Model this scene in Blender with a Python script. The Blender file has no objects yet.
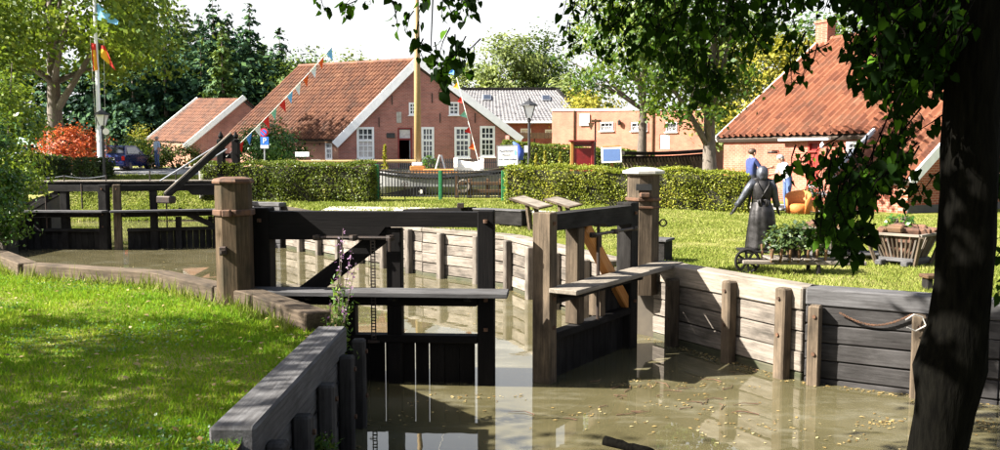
import bpy, math, random
import numpy as np
from mathutils import Vector, Matrix
from mathutils.geometry import delaunay_2d_cdt

S = bpy.context.scene
COL = S.collection
PI = math.pi
RNG = np.random.default_rng(7)
random.seed(7)

# ------------------------------------------------------------------ camera, sky, sun, exposure
EYE = Vector((0.0, 0.0, 1.65))
FPX = 850.0                                   # focal length in photo pixels (photo is 1000 wide)
PITCH = math.atan((225 - 157) / FPX)
cam = bpy.data.objects.new('camera', bpy.data.cameras.new('camera'))
COL.objects.link(cam)
cam.data.sensor_width = 36.0
cam.data.lens = 36.0 * FPX / 1000.0
cam.data.clip_start = 0.05
cam.data.clip_end = 2000.0
cam.location = EYE
cam.rotation_euler = (PI / 2 - PITCH, 0, 0)
S.camera = cam

SUN_AZ = Vector((-0.97, -0.18, 0)).normalized()
SUN_EL = math.radians(38)
SUN_DIR = Vector((SUN_AZ.x * math.cos(SUN_EL), SUN_AZ.y * math.cos(SUN_EL), math.sin(SUN_EL)))
W = bpy.data.worlds.new('World')
S.world = W
W.use_nodes = True
nt = W.node_tree
sky = nt.nodes.new('ShaderNodeTexSky')
sky.sky_type = 'NISHITA'
sky.sun_disc = False
sky.sun_elevation = SUN_EL
sky.sun_rotation = math.atan2(SUN_AZ.x, SUN_AZ.y)
sky.air_density = 1.0
sky.dust_density = 3.5
sky.ozone_density = 1.0
bg = nt.nodes['Background']
bg.inputs['Strength'].default_value = 0.06
# summer haze: the blue sky whitens towards the horizon
_tc = nt.nodes.new('ShaderNodeTexCoord'); _sp = nt.nodes.new('ShaderNodeSeparateXYZ'); nt.links.new(_tc.outputs['Generated'], _sp.inputs[0])
_mr = nt.nodes.new('ShaderNodeMapRange'); _mr.interpolation_type = 'SMOOTHSTEP'
for _k, _v in ((1, .24), (2, .55), (3, .97), (4, .04)): _mr.inputs[_k].default_value = _v
nt.links.new(_sp.outputs[2], _mr.inputs[0])
_mx = nt.nodes.new('ShaderNodeMix'); _mx.data_type = 'RGBA'; _mx.inputs[7].default_value = (3.9, 3.95, 4.0, 1)
nt.links.new(_mr.outputs[0], _mx.inputs[0]); nt.links.new(sky.outputs['Color'], _mx.inputs[6]); nt.links.new(_mx.outputs[2], bg.inputs['Color'])
sun = bpy.data.objects.new('sun', bpy.data.lights.new('sun', 'SUN'))
COL.objects.link(sun)
sun.data.energy = 5.0
sun.data.angle = math.radians(0.5)
sun.data.color = (1.0, 0.955, 0.88)
sun.rotation_euler = SUN_DIR.to_track_quat('Z', 'Y').to_euler()
S.view_settings.view_transform = 'Standard'
S.view_settings.look = 'None'
S.view_settings.exposure = 2.4
S.view_settings.gamma = 1.0
S.view_settings.use_curve_mapping = False
try:
    S.cycles.max_bounces = 6
    S.cycles.transparent_max_bounces = 4
except Exception:
    pass

# ------------------------------------------------------------------ placing helpers (photo pixel -> world point)
_F = Vector((0, math.cos(PITCH), -math.sin(PITCH)))
_U = Vector((0, math.sin(PITCH), math.cos(PITCH)))
def ray(px, py):
    return _F + Vector((1, 0, 0)) * ((px - 500) / FPX) + _U * (-(py - 225) / FPX)
def G(px, py, z=0.0):
    d = ray(px, py)
    return EYE + d * ((z - EYE.z) / d.z)
def at(px, py, D):
    d = ray(px, py)
    return EYE + d * (D / d.y)
def X(px, D):
    return at(px, 157, D).x
def Z(py, D):
    return at(500, py, D).z
def on_wall(px, py, o, u):
    n = Vector((-u.y, u.x, 0)); d = ray(px, py)
    return EYE + d * ((o - EYE).dot(n) / d.dot(n))
def sm(a, b, x):
    t = min(1.0, max(0.0, (x - a) / (b - a))); return t * t * (3 - 2 * t)
def h(x, y):
    t = min(1.0, max(0.0, (y - 16) / 34.0))
    z = t * (1 - sm(3, 11, x))
    if y > 32 and -22 < x < -4:                 # the canal's far end: a bank that runs down to the water
        b = sm(34.0, 39.5, y) * 1.0
        k = sm(-22, -18, x) * (1 - sm(-8, -4, x))
        z = z * (1 - k) + k * (-1.0 + (z + 1.0) * b) if y < 39.5 else z
    return z
def Gh(px, py):
    z = 0.2
    for _ in range(30):
        p = G(px, py, z); z = 0.5 * z + 0.5 * h(p.x, p.y)
    return G(px, py, z)

# ------------------------------------------------------------------ mesh building helpers
WM = {}
def wm(o): return WM.get(o.name, Matrix.Identity(4))
def tag(o, label=None, cat=None, group=None, kind=None):
    if label: o['label'] = label
    if cat: o['category'] = cat
    if group: o['group'] = group
    if kind: o['kind'] = kind
    return o
def thing(name, label, cat, loc=(0, 0, 0), rz=0.0, group=None, kind=None):
    o = bpy.data.objects.new(name, None)
    COL.objects.link(o)
    o.empty_display_size = 0.1
    o.location = loc; o.rotation_euler = (0, 0, rz)
    WM[o.name] = Matrix.Translation(Vector(loc)) @ Matrix.Rotation(rz, 4, 'Z')
    return tag(o, label, cat, group, kind)
def link(name, me, parent=None, M=None, kind=None):
    o = bpy.data.objects.new(name, me)
    COL.objects.link(o)
    if parent is not None: o.parent = parent
    M = M if M is not None else (wm(parent) if parent is not None else Matrix.Identity(4))
    o.matrix_basis = (wm(parent).inverted() @ M) if parent is not None else M
    WM[o.name] = M.copy()
    if kind: o['kind'] = kind
    return o
def copy_tree(o, parent=None, M=None):
    c = o.copy(); COL.objects.link(c)
    if parent is not None: c.parent = parent
    if M is not None: c.matrix_basis = M
    for ch in list(o.children): copy_tree(ch, c)
    return c

class MB:
    def __init__(self): self.v = []; self.f = []; self.m = []
    def add(self, vs, fs, mi=0, convex=False):
        b = len(self.v); vs = [Vector(p) for p in vs]
        if convex:
            c = sum(vs, Vector()) / len(vs); out = []
            for f in fs:
                p = [vs[i] for i in f]
                n = Vector()
                for i in range(len(p)): n += p[i].cross(p[(i + 1) % len(p)])
                fc = sum(p, Vector()) / len(p)
                out.append(f if n.dot(fc - c) >= 0 else f[::-1])
            fs = out
        self.v += vs; self.f += [tuple(b + i for i in f) for f in fs]; self.m += [mi] * len(fs)
        return self
    def hexa(self, p, mi=0):
        return self.add(p, [(0, 1, 2, 3), (4, 5, 6, 7), (0, 1, 5, 4), (1, 2, 6, 5), (2, 3, 7, 6), (3, 0, 4, 7)], mi, True)
    def box(self, c, s, rz=0.0, ch=0.0, M=None, mi=0):
        M = M if M is not None else Matrix.Translation(Vector(c)) @ Matrix.Rotation(rz, 4, 'Z')
        hx, hy, hz = s[0] / 2, s[1] / 2, s[2] / 2
        if ch <= 0:
            return self.hexa([M @ Vector(q) for q in [(-hx, -hy, -hz), (hx, -hy, -hz), (hx, hy, -hz), (-hx, hy, -hz), (-hx, -hy, hz), (hx, -hy, hz), (hx, hy, hz), (-hx, hy, hz)]], mi)
        ch = min(ch, hx * .6, hy * .6, hz * .6)
        H = (hx, hy, hz); vs = []; idx = {}
        for sx in (-1, 1):
            for sy in (-1, 1):
                for sz in (-1, 1):
                    for a in range(3):
                        sg = (sx, sy, sz)
                        idx[sg, a] = len(vs)
                        vs.append(M @ Vector([sg[k] * (H[k] if k == a else H[k] - ch) for k in range(3)]))
        fs = []
        for a in range(3):
            b, c_ = (a + 1) % 3, (a + 2) % 3
            for s0 in (-1, 1):
                q = []
                for (sb, sc) in ((-1, -1), (1, -1), (1, 1), (-1, 1)):
                    g = [0, 0, 0]; g[a] = s0; g[b] = sb; g[c_] = sc; q.append(idx[tuple(g), a])
                fs.append(tuple(q))
            for sb in (-1, 1):
                for sc in (-1, 1):
                    q = []
                    for (s0, k) in ((-1, b), (1, b), (1, c_), (-1, c_)):
                        g = [0, 0, 0]; g[a] = s0; g[b] = sb; g[c_] = sc; q.append(idx[tuple(g), k])
                    fs.append(tuple(q))
        for sx in (-1, 1):
            for sy in (-1, 1):
                for sz in (-1, 1): fs.append(tuple(idx[(sx, sy, sz), a] for a in range(3)))
        return self.add(vs, fs, mi, True)
    def bar(self, p0, p1, w, hh, ch=0.0, up=(0, 0, 1), mi=0):
        M, L = frame(p0, p1, up); return self.box(None, (L, w, hh), ch=ch, M=M, mi=mi)
    def tube(self, pts, rads, n=8, cap=True, mi=0):
        pts = [Vector(p) for p in pts]
        if not hasattr(rads, '__len__'): rads = [rads] * len(pts)
        vs = []; fs = []; prev = None
        for i, p in enumerate(pts):
            t = (pts[min(i + 1, len(pts) - 1)] - pts[max(i - 1, 0)])
            t = t.normalized() if t.length > 1e-9 else Vector((0, 0, 1))
            a = prev if prev is not None else (Vector((1, 0, 0)) if abs(t.x) < .8 else Vector((0, 1, 0)))
            a = (a - t * a.dot(t)).normalized(); b = t.cross(a); prev = a
            for k in range(n):
                an = 2 * PI * k / n; vs.append(p + (a * math.cos(an) + b * math.sin(an)) * rads[i])
        for i in range(len(pts) - 1):
            for k in range(n):
                k2 = (k + 1) % n; fs.append((i * n + k, i * n + k2, (i + 1) * n + k2, (i + 1) * n + k))
        if cap:
            fs.append(tuple(range(n))[::-1]); fs.append(tuple((len(pts) - 1) * n + k for k in range(n)))
        return self.add(vs, fs, mi)
    def lathe(self, prof, n, c=(0, 0, 0), rot=0.0, mi=0, sc=(1, 1)):
        c = Vector(c); vs = []; fs = []
        for (r, z) in prof:
            for k in range(n):
                an = 2 * PI * k / n + rot; vs.append(c + Vector((r * math.cos(an) * sc[0], r * math.sin(an) * sc[1], z)))
        m = len(prof)
        for i in range(m - 1):
            for k in range(n):
                k2 = (k + 1) % n; fs.append((i * n + k, i * n + k2, (i + 1) * n + k2, (i + 1) * n + k))
        fs.append(tuple(range(n))[::-1]); fs.append(tuple((m - 1) * n + k for k in range(n)))
        return self.add(vs, fs, mi)
    def prism(self, poly, O, U, V, d, mi=0):
        """polygon in the plane O + u*U + v*V, extruded along the vector d"""
        O = Vector(O); U = Vector(U); V = Vector(V); d = Vector(d); n = len(poly)
        a = [O + U * p[0] + V * p[1] for p in poly]; vs = a + [p + d for p in a]
        fl = U.cross(V).dot(d) > 0
        fs = [tuple(range(n))[::-1] if fl else tuple(range(n)), tuple(range(n, 2 * n)) if fl else tuple(range(n, 2 * n))[::-1]]
        area = sum(poly[i][0] * poly[(i + 1) % n][1] - poly[(i + 1) % n][0] * poly[i][1] for i in range(n))
        for i in range(n):
            j = (i + 1) % n; q = (i, j, n + j, n + i); fs.append(q if fl else q[::-1])
        if area < 0: fs = [f[::-1] for f in fs]
        return self.add(vs, fs, mi)
    def quad(self, a, b, c, d, mi=0): return self.add([a, b, c, d], [(0, 1, 2, 3)], mi)
    def mesh(self, name, mats, M=None, smooth=False):
        me = bpy.data.meshes.new(name)
        vs = self.v
        if M is not None:
            I = M.inverted(); vs = [I @ p for p in vs]
        me.from_pydata([tuple(p) for p in vs], [], self.f)
        for mt in (mats if isinstance(mats, (list, tuple)) else [mats]): me.materials.append(mt)
        if any(self.m): me.polygons.foreach_set('material_index', self.m)
        if smooth: me.polygons.foreach_set('use_smooth', [True] * len(self.f))
        return me
    def build(self, name, mats, parent=None, smooth=False, kind=None, M=None):
        M = M if M is not None else (wm(parent) if parent is not None else Matrix.Identity(4))
        return link(name, self.mesh(name, mats, M, smooth), parent, M, kind)

def frame(p0, p1, up=(0, 0, 1)):
    p0 = Vector(p0); p1 = Vector(p1); x = p1 - p0; L = x.length; x = x / L
    up = Vector(up); y = up.cross(x)
    if y.length < 1e-6: y = Vector((0, 1, 0)).cross(x)
    y.normalize(); z = x.cross(y)
    M = Matrix((x, y, z)).transposed().to_4x4(); M.translation = (p0 + p1) / 2
    return M, L
def beam(name, p0, p1, w, hh, mat, parent=None, up=(0, 0, 1), ch=0.012, jit=0.0, kind=None):
    """a timber of its own: local X runs along its length, so the grain follows it"""
    M, L = frame(p0, p1, up)
    if jit: M = M @ Matrix.Rotation(random.uniform(-jit, jit), 4, 'X') @ Matrix.Rotation(random.uniform(-jit, jit) * .3, 4, 'Y')
    b = MB(); b.box(None, (L, w, hh), ch=ch, M=Matrix.Identity(4))
    return link(name, b.mesh(name, mat), parent, M, kind)
def inside(x, y, poly):
    c = False; n = len(poly); j = n - 1
    for i in range(n):
        xi, yi = poly[i][0], poly[i][1]; xj, yj = poly[j][0], poly[j][1]
        if (yi > y) != (yj > y) and x < (xj - xi) * (y - yi) / (yj - yi) + xi: c = not c
        j = i
    return c
def np_mesh(name, co, faces_n, loops, mat, smooth=False, mi=None):
    """fast mesh: co (N,3); loops flat index array; every face has faces_n corners"""
    me = bpy.data.meshes.new(name); nf = len(loops) // faces_n
    me.vertices.add(len(co)); me.vertices.foreach_set('co', np.asarray(co, np.float32).ravel())
    me.loops.add(len(loops)); me.loops.foreach_set('vertex_index', np.asarray(loops, np.int32))
    me.polygons.add(nf); me.polygons.foreach_set('loop_start', np.arange(0, nf * faces_n, faces_n, dtype=np.int32))
    try: me.polygons.foreach_set('loop_total', np.full(nf, faces_n, np.int32))
    except Exception: pass
    for m in (mat if isinstance(mat, (list, tuple)) else [mat]): me.materials.append(m)
    if mi is not None: me.polygons.foreach_set('material_index', np.asarray(mi, np.int32))
    if smooth: me.polygons.foreach_set('use_smooth', np.ones(nf, bool))
    me.update(calc_edges=True)
    return me

# ------------------------------------------------------------------ materials
def _nodes(name):
    m = bpy.data.materials.new(name); m.use_nodes = True
    t = m.node_tree; return m, t, t.nodes['Principled BSDF'], t.nodes['Material Output']
def N(t, typ, **kw):
    n = t.nodes.new(typ)
    for k, v in kw.items():
        if k in n.inputs: n.inputs[k].default_value = v
        else: setattr(n, k, v)
    return n
def ramp(t, fac, stops):
    r = t.nodes.new('ShaderNodeValToRGB'); e = r.color_ramp.elements
    e[0].position = stops[0][0]; e[0].color = (*stops[0][1], 1)
    e[1].position = stops[-1][0]; e[1].color = (*stops[-1][1], 1)
    for p, c in stops[1:-1]:
        x = e.new(p); x.color = (*c, 1)
    t.links.new(fac, r.inputs['Fac']); return r.outputs['Color']
def mixc(t, fac, a, b, mode='MIX'):
    n = t.nodes.new('ShaderNodeMix'); n.data_type = 'RGBA'; n.blend_type = mode
    for s, v in ((n.inputs[0], fac), (n.inputs[6], a), (n.inputs[7], b)):
        if hasattr(v, 'is_linked') or hasattr(v, 'links'): t.links.new(v, s)
        elif isinstance(v, (int, float)): s.default_value = v
        else: s.default_value = (*v, 1)
    return n.outputs[2]
def math_(t, op, a, b=0.0):
    n = t.nodes.new('ShaderNodeMath'); n.operation = op
    for s, v in ((n.inputs[0], a), (n.inputs[1], b)):
        if hasattr(v, 'links'): t.links.new(v, s)
        else: s.default_value = v
    return n.outputs[0]
def noise(t, co, scale, detail=4.0, rough=0.55):
    n = N(t, 'ShaderNodeTexNoise'); n.inputs['Scale'].default_value = scale
    n.inputs['Detail'].default_value = detail; n.inputs['Roughness'].default_value = rough
    t.links.new(co, n.inputs['Vector']); return n.outputs['Fac']
def mapped(t, co, scale):
    m = N(t, 'ShaderNodeMapping'); m.inputs['Scale'].default_value = scale; t.links.new(co, m.inputs['Vector']); return m.outputs['Vector']
def bump(t, bsdf, height, strength, dist=0.01):
    b = N(t, 'ShaderNodeBump'); b.inputs['Strength'].default_value = strength; b.inputs['Distance'].default_value = dist
    t.links.new(height, b.inputs['Height']); t.links.new(b.outputs['Normal'], bsdf.inputs['Normal'])
def plain(name, c1, c2=None, scale=6.0, rough=0.6, metal=0.0, bmp=0.0, spec=0.4, stretch=(1, 1, 1), rnd=0.0, coord='Object', detail=5.0, emit=None):
    m, t, b, o = _nodes(name)
    c2 = c2 if c2 is not None else tuple(x * .8 for x in c1)
    co = N(t, 'ShaderNodeTexCoord').outputs[coord]
    mp = mapped(t, co, stretch)
    f = noise(t, mp, scale, detail)
    col = ramp(t, f, [(0.32, c2), (0.68, c1)])
    if rnd:
        oi = N(t, 'ShaderNodeObjectInfo').outputs['Random']
        k = math_(t, 'ADD', math_(t, 'MULTIPLY', oi, 2 * rnd), 1 - rnd)
        hs = N(t, 'ShaderNodeHueSaturation'); t.links.new(k, hs.inputs['Value']); t.links.new(col, hs.inputs['Color']); col = hs.outputs['Color']
    t.links.new(col, b.inputs['Base Color'])
    b.inputs['Roughness'].default_value = rough; b.inputs['Metallic'].default_value = metal
    b.inputs['Specular IOR Level'].default_value = spec
    if bmp: bump(t, b, f, bmp)
    return m
def wood(name, c1, c2, rnd=0.25, rough=0.75, bmp=0.5, stain=None, wear=0.35):
    """grain along local X, per-timber tint, blotchy weathering"""
    m, t, b, o = _nodes(name)
    co = N(t, 'ShaderNodeTexCoord').outputs['Object']
    oi = N(t, 'ShaderNodeObjectInfo').outputs['Random']
    sh = N(t, 'ShaderNodeVectorMath', operation='ADD'); t.links.new(co, sh.inputs[0])
    cx = N(t, 'ShaderNodeCombineXYZ'); t.links.new(math_(t, 'MULTIPLY', oi, 37.0), cx.inputs[0]); t.links.new(math_(t, 'MULTIPLY', oi, 11.0), cx.inputs[2])
    t.links.new(cx.outputs[0], sh.inputs[1]); co = sh.outputs[0]
    g = noise(t, mapped(t, co, (1.2, 22, 22)), 2.0, 6.0, .65)
    w = noise(t, mapped(t, co, (1, 2.5, 2.5)), 2.3, 5.0, .6)
    col = ramp(t, g, [(0.3, c2), (0.7, c1)])
    if stain is not None: col = mixc(t, ramp(t, w, [(0.45, (0, 0, 0)), (0.75, (wear,) * 3)]), col, stain)
    k = math_(t, 'ADD', math_(t, 'MULTIPLY', oi, 2 * rnd), 1 - rnd)
    hs = N(t, 'ShaderNodeHueSaturation'); t.links.new(k, hs.inputs['Value']); t.links.new(col, hs.inputs['Color'])
    t.links.new(hs.outputs['Color'], b.inputs['Base Color'])
    b.inputs['Roughness'].default_value = rough; b.inputs['Specular IOR Level'].default_value = .12
    bump(t, b, g, bmp, .006)
    return m
def leafm(name, stops, trans=0.35, rough=0.5, spec=0.3, clump=0.0, tcol=None):
    m, t, b, o = _nodes(name)
    r = N(t, 'ShaderNodeNewGeometry').outputs['Random Per Island']
    if clump:
        co = N(t, 'ShaderNodeTexCoord').outputs['Object']
        n = noise(t, co, clump, 2.0)
        r = math_(t, 'ADD', math_(t, 'MULTIPLY', r, .55), math_(t, 'MULTIPLY', math_(t, 'SUBTRACT', n, .28), 1.0))
    col = ramp(t, r, stops)
    t.links.new(col, b.inputs['Base Color'])
    b.inputs['Roughness'].default_value = rough; b.inputs['Specular IOR Level'].default_value = spec
    tr = N(t, 'ShaderNodeBsdfTranslucent')
    t.links.new(mixc(t, .5, col, tcol if tcol else (.2, .26, .02)), tr.inputs['Color'])
    mx = N(t, 'ShaderNodeMixShader'); mx.inputs[0].default_value = trans
    t.links.new(b.outputs[0], mx.inputs[1]); t.links.new(tr.outputs[0], mx.inputs[2]); t.links.new(mx.outputs[0], o.inputs['Surface'])
    return m
def brickm(name, c1, c2, mortar, rough=.85, bw=.22, bh=.075, wear=None):
    m, t, b, o = _nodes(name)
    co = N(t, 'ShaderNodeTexCoord').outputs['Object']
    sp = N(t, 'ShaderNodeSeparateXYZ'); t.links.new(co, sp.inputs[0])
    cb = N(t, 'ShaderNodeCombineXYZ'); t.links.new(sp.outputs[0], cb.inputs[0]); t.links.new(sp.outputs[2], cb.inputs[1])
    br = N(t, 'ShaderNodeTexBrick'); br.inputs['Scale'].default_value = 1.0
    br.inputs['Brick Width'].default_value = bw; br.inputs['Row Height'].default_value = bh; br.inputs['Mortar Size'].default_value = .009
    br.inputs['Mortar Smooth'].default_value = .3; br.inputs['Bias'].default_value = 0
    br.inputs['Color1'].default_value = (*c1, 1); br.inputs['Color2'].default_value = (*c2, 1); br.inputs['Mortar'].default_value = (*mortar, 1)
    t.links.new(cb.outputs[0], br.inputs['Vector'])
    f = noise(t, co, .8, 6.0, .65)
    col = mixc(t, 1.0, br.outputs['Color'], ramp(t, f, [(.25, (.55, .52, .52)), (.75, (1.2, 1.15, 1.1))]), 'MULTIPLY')
    if wear is not None: col = mixc(t, ramp(t, noise(t, co, 1.7, 5.0), [(.5, (0, 0, 0)), (.75, (.5, .5, .5))]), col, wear)
    t.links.new(col, b.inputs['Base Color']); b.inputs['Roughness'].default_value = rough; b.inputs['Specular IOR Level'].default_value = .2
    bump(t, b, math_(t, 'SUBTRACT', 1.0, br.outputs['Fac']), .5, .008)
    return m
def tilem(name, stops, moss=None):
    m, t, b, o = _nodes(name)
    co = N(t, 'ShaderNodeTexCoord').outputs['Object']
    r = N(t, 'ShaderNodeNewGeometry').outputs['Random Per Island']
    r = math_(t, 'ADD', math_(t, 'MULTIPLY', r, .6), math_(t, 'MULTIPLY', math_(t, 'SUBTRACT', noise(t, co, .5, 4.0), .25), .8))
    col = ramp(t, r, stops)
    n = noise(t, co, 9.0, 5.0)
    if moss is not None: col = mixc(t, ramp(t, noise(t, co, .9, 6.0, .7), [(.5, (0, 0, 0)), (.72, (.6, .6, .6))]), col, moss)
    t.links.new(col, b.inputs['Base Color']); b.inputs['Roughness'].default_value = .75; b.inputs['Specular IOR Level'].default_value = .25
    bump(t, b, n, .3, .006); return m

M = {}
M['tar'] = wood('tarred_wood', (.005, .004, .0038), (.002, .0017, .0016), .3, .8, .5, (.012, .010, .009), .5)
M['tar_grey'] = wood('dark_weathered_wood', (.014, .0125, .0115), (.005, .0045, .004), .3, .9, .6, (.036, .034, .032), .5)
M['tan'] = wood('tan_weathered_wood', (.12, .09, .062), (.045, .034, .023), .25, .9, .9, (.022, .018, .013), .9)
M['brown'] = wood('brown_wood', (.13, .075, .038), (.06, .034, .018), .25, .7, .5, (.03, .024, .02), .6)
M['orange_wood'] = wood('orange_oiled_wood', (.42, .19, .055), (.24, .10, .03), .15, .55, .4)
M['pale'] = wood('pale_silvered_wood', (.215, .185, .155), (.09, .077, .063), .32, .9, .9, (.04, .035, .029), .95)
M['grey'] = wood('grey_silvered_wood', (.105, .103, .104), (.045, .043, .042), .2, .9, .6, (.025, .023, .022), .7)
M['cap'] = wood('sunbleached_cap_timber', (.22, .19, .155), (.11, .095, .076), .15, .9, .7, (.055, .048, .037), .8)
M['dark_plank'] = wood('grey_black_planks', (.050, .047, .045), (.02, .018, .017), .3, .9, .8, (.085, .08, .078), .7)  # wall planks darkened in their colour to carry the shade
M['wet'] = wood('wet_green_wood', (.075, .07, .045), (.03, .03, .02), .2, .6, .7, (.02, .03, .012), .8)
M['post_brown'] = wood('mossy_brown_wood', (.095, .066, .04), (.036, .025, .015), .1, .9, .8, (.022, .02, .012), .9)
M['iron'] = plain('dark_iron', (.03, .028, .027), (.06, .04, .03), 14, .55, .6, .2)
M['rust'] = plain('rusty_iron', (.13, .065, .035), (.05, .03, .02), 14, .8, .3, .3)
M['zinc'] = plain('grey_zinc_sheet', (.40, .385, .35), (.24, .225, .2), 9, .55, .1, .15)
M['white'] = plain('white_paint', (.80, .81, .82), (.7, .71, .72), 4, .5, 0, 0, .4)
M['white_warm'] = plain('warm_white_paint', (.78, .75, .68), (.6, .57, .5), 6, .6)
M['black'] = plain('black_paint', (.015, .015, .016), (.03, .03, .03), 8, .45)
M['green_paint'] = plain('green_paint', (.015, .16, .05), (.02, .11, .04), 8, .45)
M['red_paint'] = plain('dark_red_paint', (.20, .012, .012), (.14, .01, .01), 5, .45)
M['door_red'] = plain('red_door_paint', (.30, .03, .018), (.22, .02, .014), 5, .5)
M['stone'] = plain('grey_stone', (.42, .40, .36), (.28, .26, .23), 7, .85, 0, .3)
M['grey_metal'] = plain('grey_metal', (.35, .36, .38), (.25, .26, .28), 8, .4, .7)
M['asphalt'] = plain('pale_asphalt', (.24, .235, .23), (.17, .168, .165), 3.0, .9, 0, .2, coord='Object', detail=8)
M['path'] = plain('pale_sand_path', (.36, .33, .28), (.26, .235, .19), 4.0, .95, 0, .2, detail=8)
M['earth'] = plain('dark_wet_earth', (.045, .036, .024), (.02, .016, .012), 3.0, .9, 0, .3)
M['peat'] = plain('dry_peat', (.12, .06, .035), (.05, .026, .017), 9, .95, 0, .5)
M['bronze'] = plain('dark_bronze', (.036, .034, .034), (.009, .0082, .0075), 9, .52, .7, .7)
M['bronze_highlight'] = plain('worn_grey_bronze', (.085, .092, .11), (.022, .023, .027), 11, .48, .55, .6)  # bluish highlights of scarf and sleeves put into the bronze colour
M['bark'] = plain('grey_brown_bark', (.11, .088, .066), (.05, .04, .03), 9, .9, 0, .9, stretch=(3, 3, .6))
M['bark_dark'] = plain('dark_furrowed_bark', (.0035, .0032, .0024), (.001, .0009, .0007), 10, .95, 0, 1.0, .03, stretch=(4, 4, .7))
M['bark_light'] = plain('pale_bark', (.15, .125, .10), (.07, .058, .045), 8, .9, 0, .7, stretch=(3, 3, .6))
M['brick_a'] = brickm('purple_red_brick', (.41, .16, .13), (.31, .122, .10), (.38, .30, .26))
M['brick_side'] = brickm('washed_pink_brick', (.36, .17, .115), (.31, .14, .095), (.38, .29, .23), wear=(.38, .26, .19))  # sunlit-side copy of the house brick; its wear colour carries the light
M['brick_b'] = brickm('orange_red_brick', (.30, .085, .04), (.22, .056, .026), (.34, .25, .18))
M['brick_b_sun'] = brickm('limewashed_brick', (.36, .105, .065), (.27, .075, .045), (.37, .21, .16), wear=(.39, .18, .135))  # sunlit copy of the cottage brick, sunlight put into its colours
M['brick_far'] = brickm('dark_red_brick', (.30, .075, .055), (.22, .055, .04), (.3, .2, .17))
M['pink'] = brickm('salmon_brick', (.40, .17, .115), (.35, .14, .095), (.36, .19, .14))
M['tiles_a'] = tilem('weathered_red_pantiles', [(.0, (.045, .018, .010)), (.35, (.105, .040, .020)), (.75, (.145, .058, .028)), (1, (.19, .095, .05))], (.05, .033, .022))
M['tiles_b'] = tilem('bright_red_pantiles', [(.0, (.06, .02, .011)), (.35, (.125, .042, .020)), (.8, (.165, .06, .029)), (1, (.22, .10, .055))], (.06, .045, .03))
M['tiles_g'] = tilem('pale_grey_tiles', [(.0, (.10, .095, .10)), (.5, (.14, .135, .135)), (1, (.18, .175, .17))])
M['glass'] = plain('window_glass', (.02, .025, .035), (.035, .04, .05), 1.5, .06, 0, 0, .9)
M['curtain'] = plain('white_net_curtain', (.62, .6, .58), (.4, .36, .36), 6, .9)
M['skin'] = plain('skin', (.46, .25, .17), (.40, .20, .13), 9, .6)
M['hair'] = plain('brown_hair', (.06, .035, .02), (.03, .018, .01), 30, .6)
M['hair_grey'] = plain('grey_hair', (.3, .28, .26), (.2, .19, .18), 30, .6)
M['navy'] = plain('navy_cloth', (.03, .045, .14), (.02, .03, .10), 12, .9)
M['lightblue'] = plain('light_blue_cloth', (.36, .46, .62), (.28, .36, .5), 12, .9)
M['blue_cloth'] = plain('blue_cloth', (.06, .12, .50), (.05, .09, .4), 12, .9)
M['white_cloth'] = plain('white_cloth', (.72, .72, .74), (.6, .6, .64), 12, .9)
M['jeans'] = plain('blue_jeans', (.07, .11, .24), (.05, .08, .17), 20, .9)
M['darktrouser'] = plain('dark_trousers', (.03, .03, .035), (.02, .02, .024), 20, .9)
M['wicker'] = plain('orange_wicker', (.42, .145, .025), (.26, .08, .014), 26, .7, 0, .4)
M['carblue'] = plain('dark_blue_car_paint', (.015, .03, .13), (.012, .025, .11), 2, .25, .3, 0, .6)
M['rubber'] = plain('black_rubber', (.015, .015, .015), (.02, .02, .02), 10, .8)
M['lamp_red'] = plain('red_tail_lamp', (.5, .02, .015), (.4, .015, .01), 5, .25)
M['plate'] = plain('number_plate', (.7, .7, .66), (.6, .6, .58), 5, .5)
M['lens'] = plain('frosted_lamp_glass', (.75, .76, .76), (.62, .63, .64), 4, .3)
M['mast'] = wood('varnished_spar', (.33, .23, .11), (.23, .16, .07), .05, .5, .2)
M['hull'] = plain('pale_grey_hull_paint', (.20, .20, .195), (.13, .13, .125), 3, .6)
for nm, c in dict(f_red=(.62, .03, .02), f_yellow=(.75, .42, .02), f_white=(.75, .78, .74), f_blue=(.10, .30, .75), f_green=(.25, .55, .38), f_sky=(.20, .50, .78), f_black=(.02, .02, .02), f_orange=(.75, .13, .02), sign_blue=(.03, .16, .62), sign_red=(.65, .02, .05), screen=(.06, .11, .24)).items():
    M[nm] = plain('cloth_' + nm[2:] if nm[:2] == 'f_' else nm + '_paint', c, tuple(x * .9 for x in c), 8, .8)

# lawn
def lawn_mat():
    m, t, b, o = _nodes('lawn')
    co = N(t, 'ShaderNodeTexCoord').outputs['Object']
    a = noise(t, co, .55, 5.0, .6); f = noise(t, co, 14.0, 6.0, .7); g = noise(t, co, 60.0, 3.0, .7)
    col = ramp(t, a, [(.3, (.09, .12, .012)), (.5, (.16, .16, .03)), (.72, (.34, .29, .14))])
    col = mixc(t, .6, col, ramp(t, f, [(.3, (.30, .42, .25)), (.7, (1.15, 1.15, 1.0))]), 'MULTIPLY')
    t.links.new(col, b.inputs['Base Color']); b.inputs['Roughness'].default_value = .95; b.inputs['Specular IOR Level'].default_value = .1
    bump(t, b, math_(t, 'ADD', f, math_(t, 'MULTIPLY', g, .6)), .9, .05)
    return m
M['lawn'] = lawn_mat()
M['blade'] = leafm('grass_blade', [(0, (.035, .12, .003)), (.45, (.11, .24, .006)), (.8, (.22, .29, .014)), (1, (.38, .34, .06))], .35, .7, .1, clump=1.1)
M['blade_dry'] = leafm('sunny_grass_blade', [(0, (.07, .10, .014)), (.5, (.15, .18, .03)), (1, (.33, .30, .12))], .3, .7, .1, clump=.5)
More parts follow.
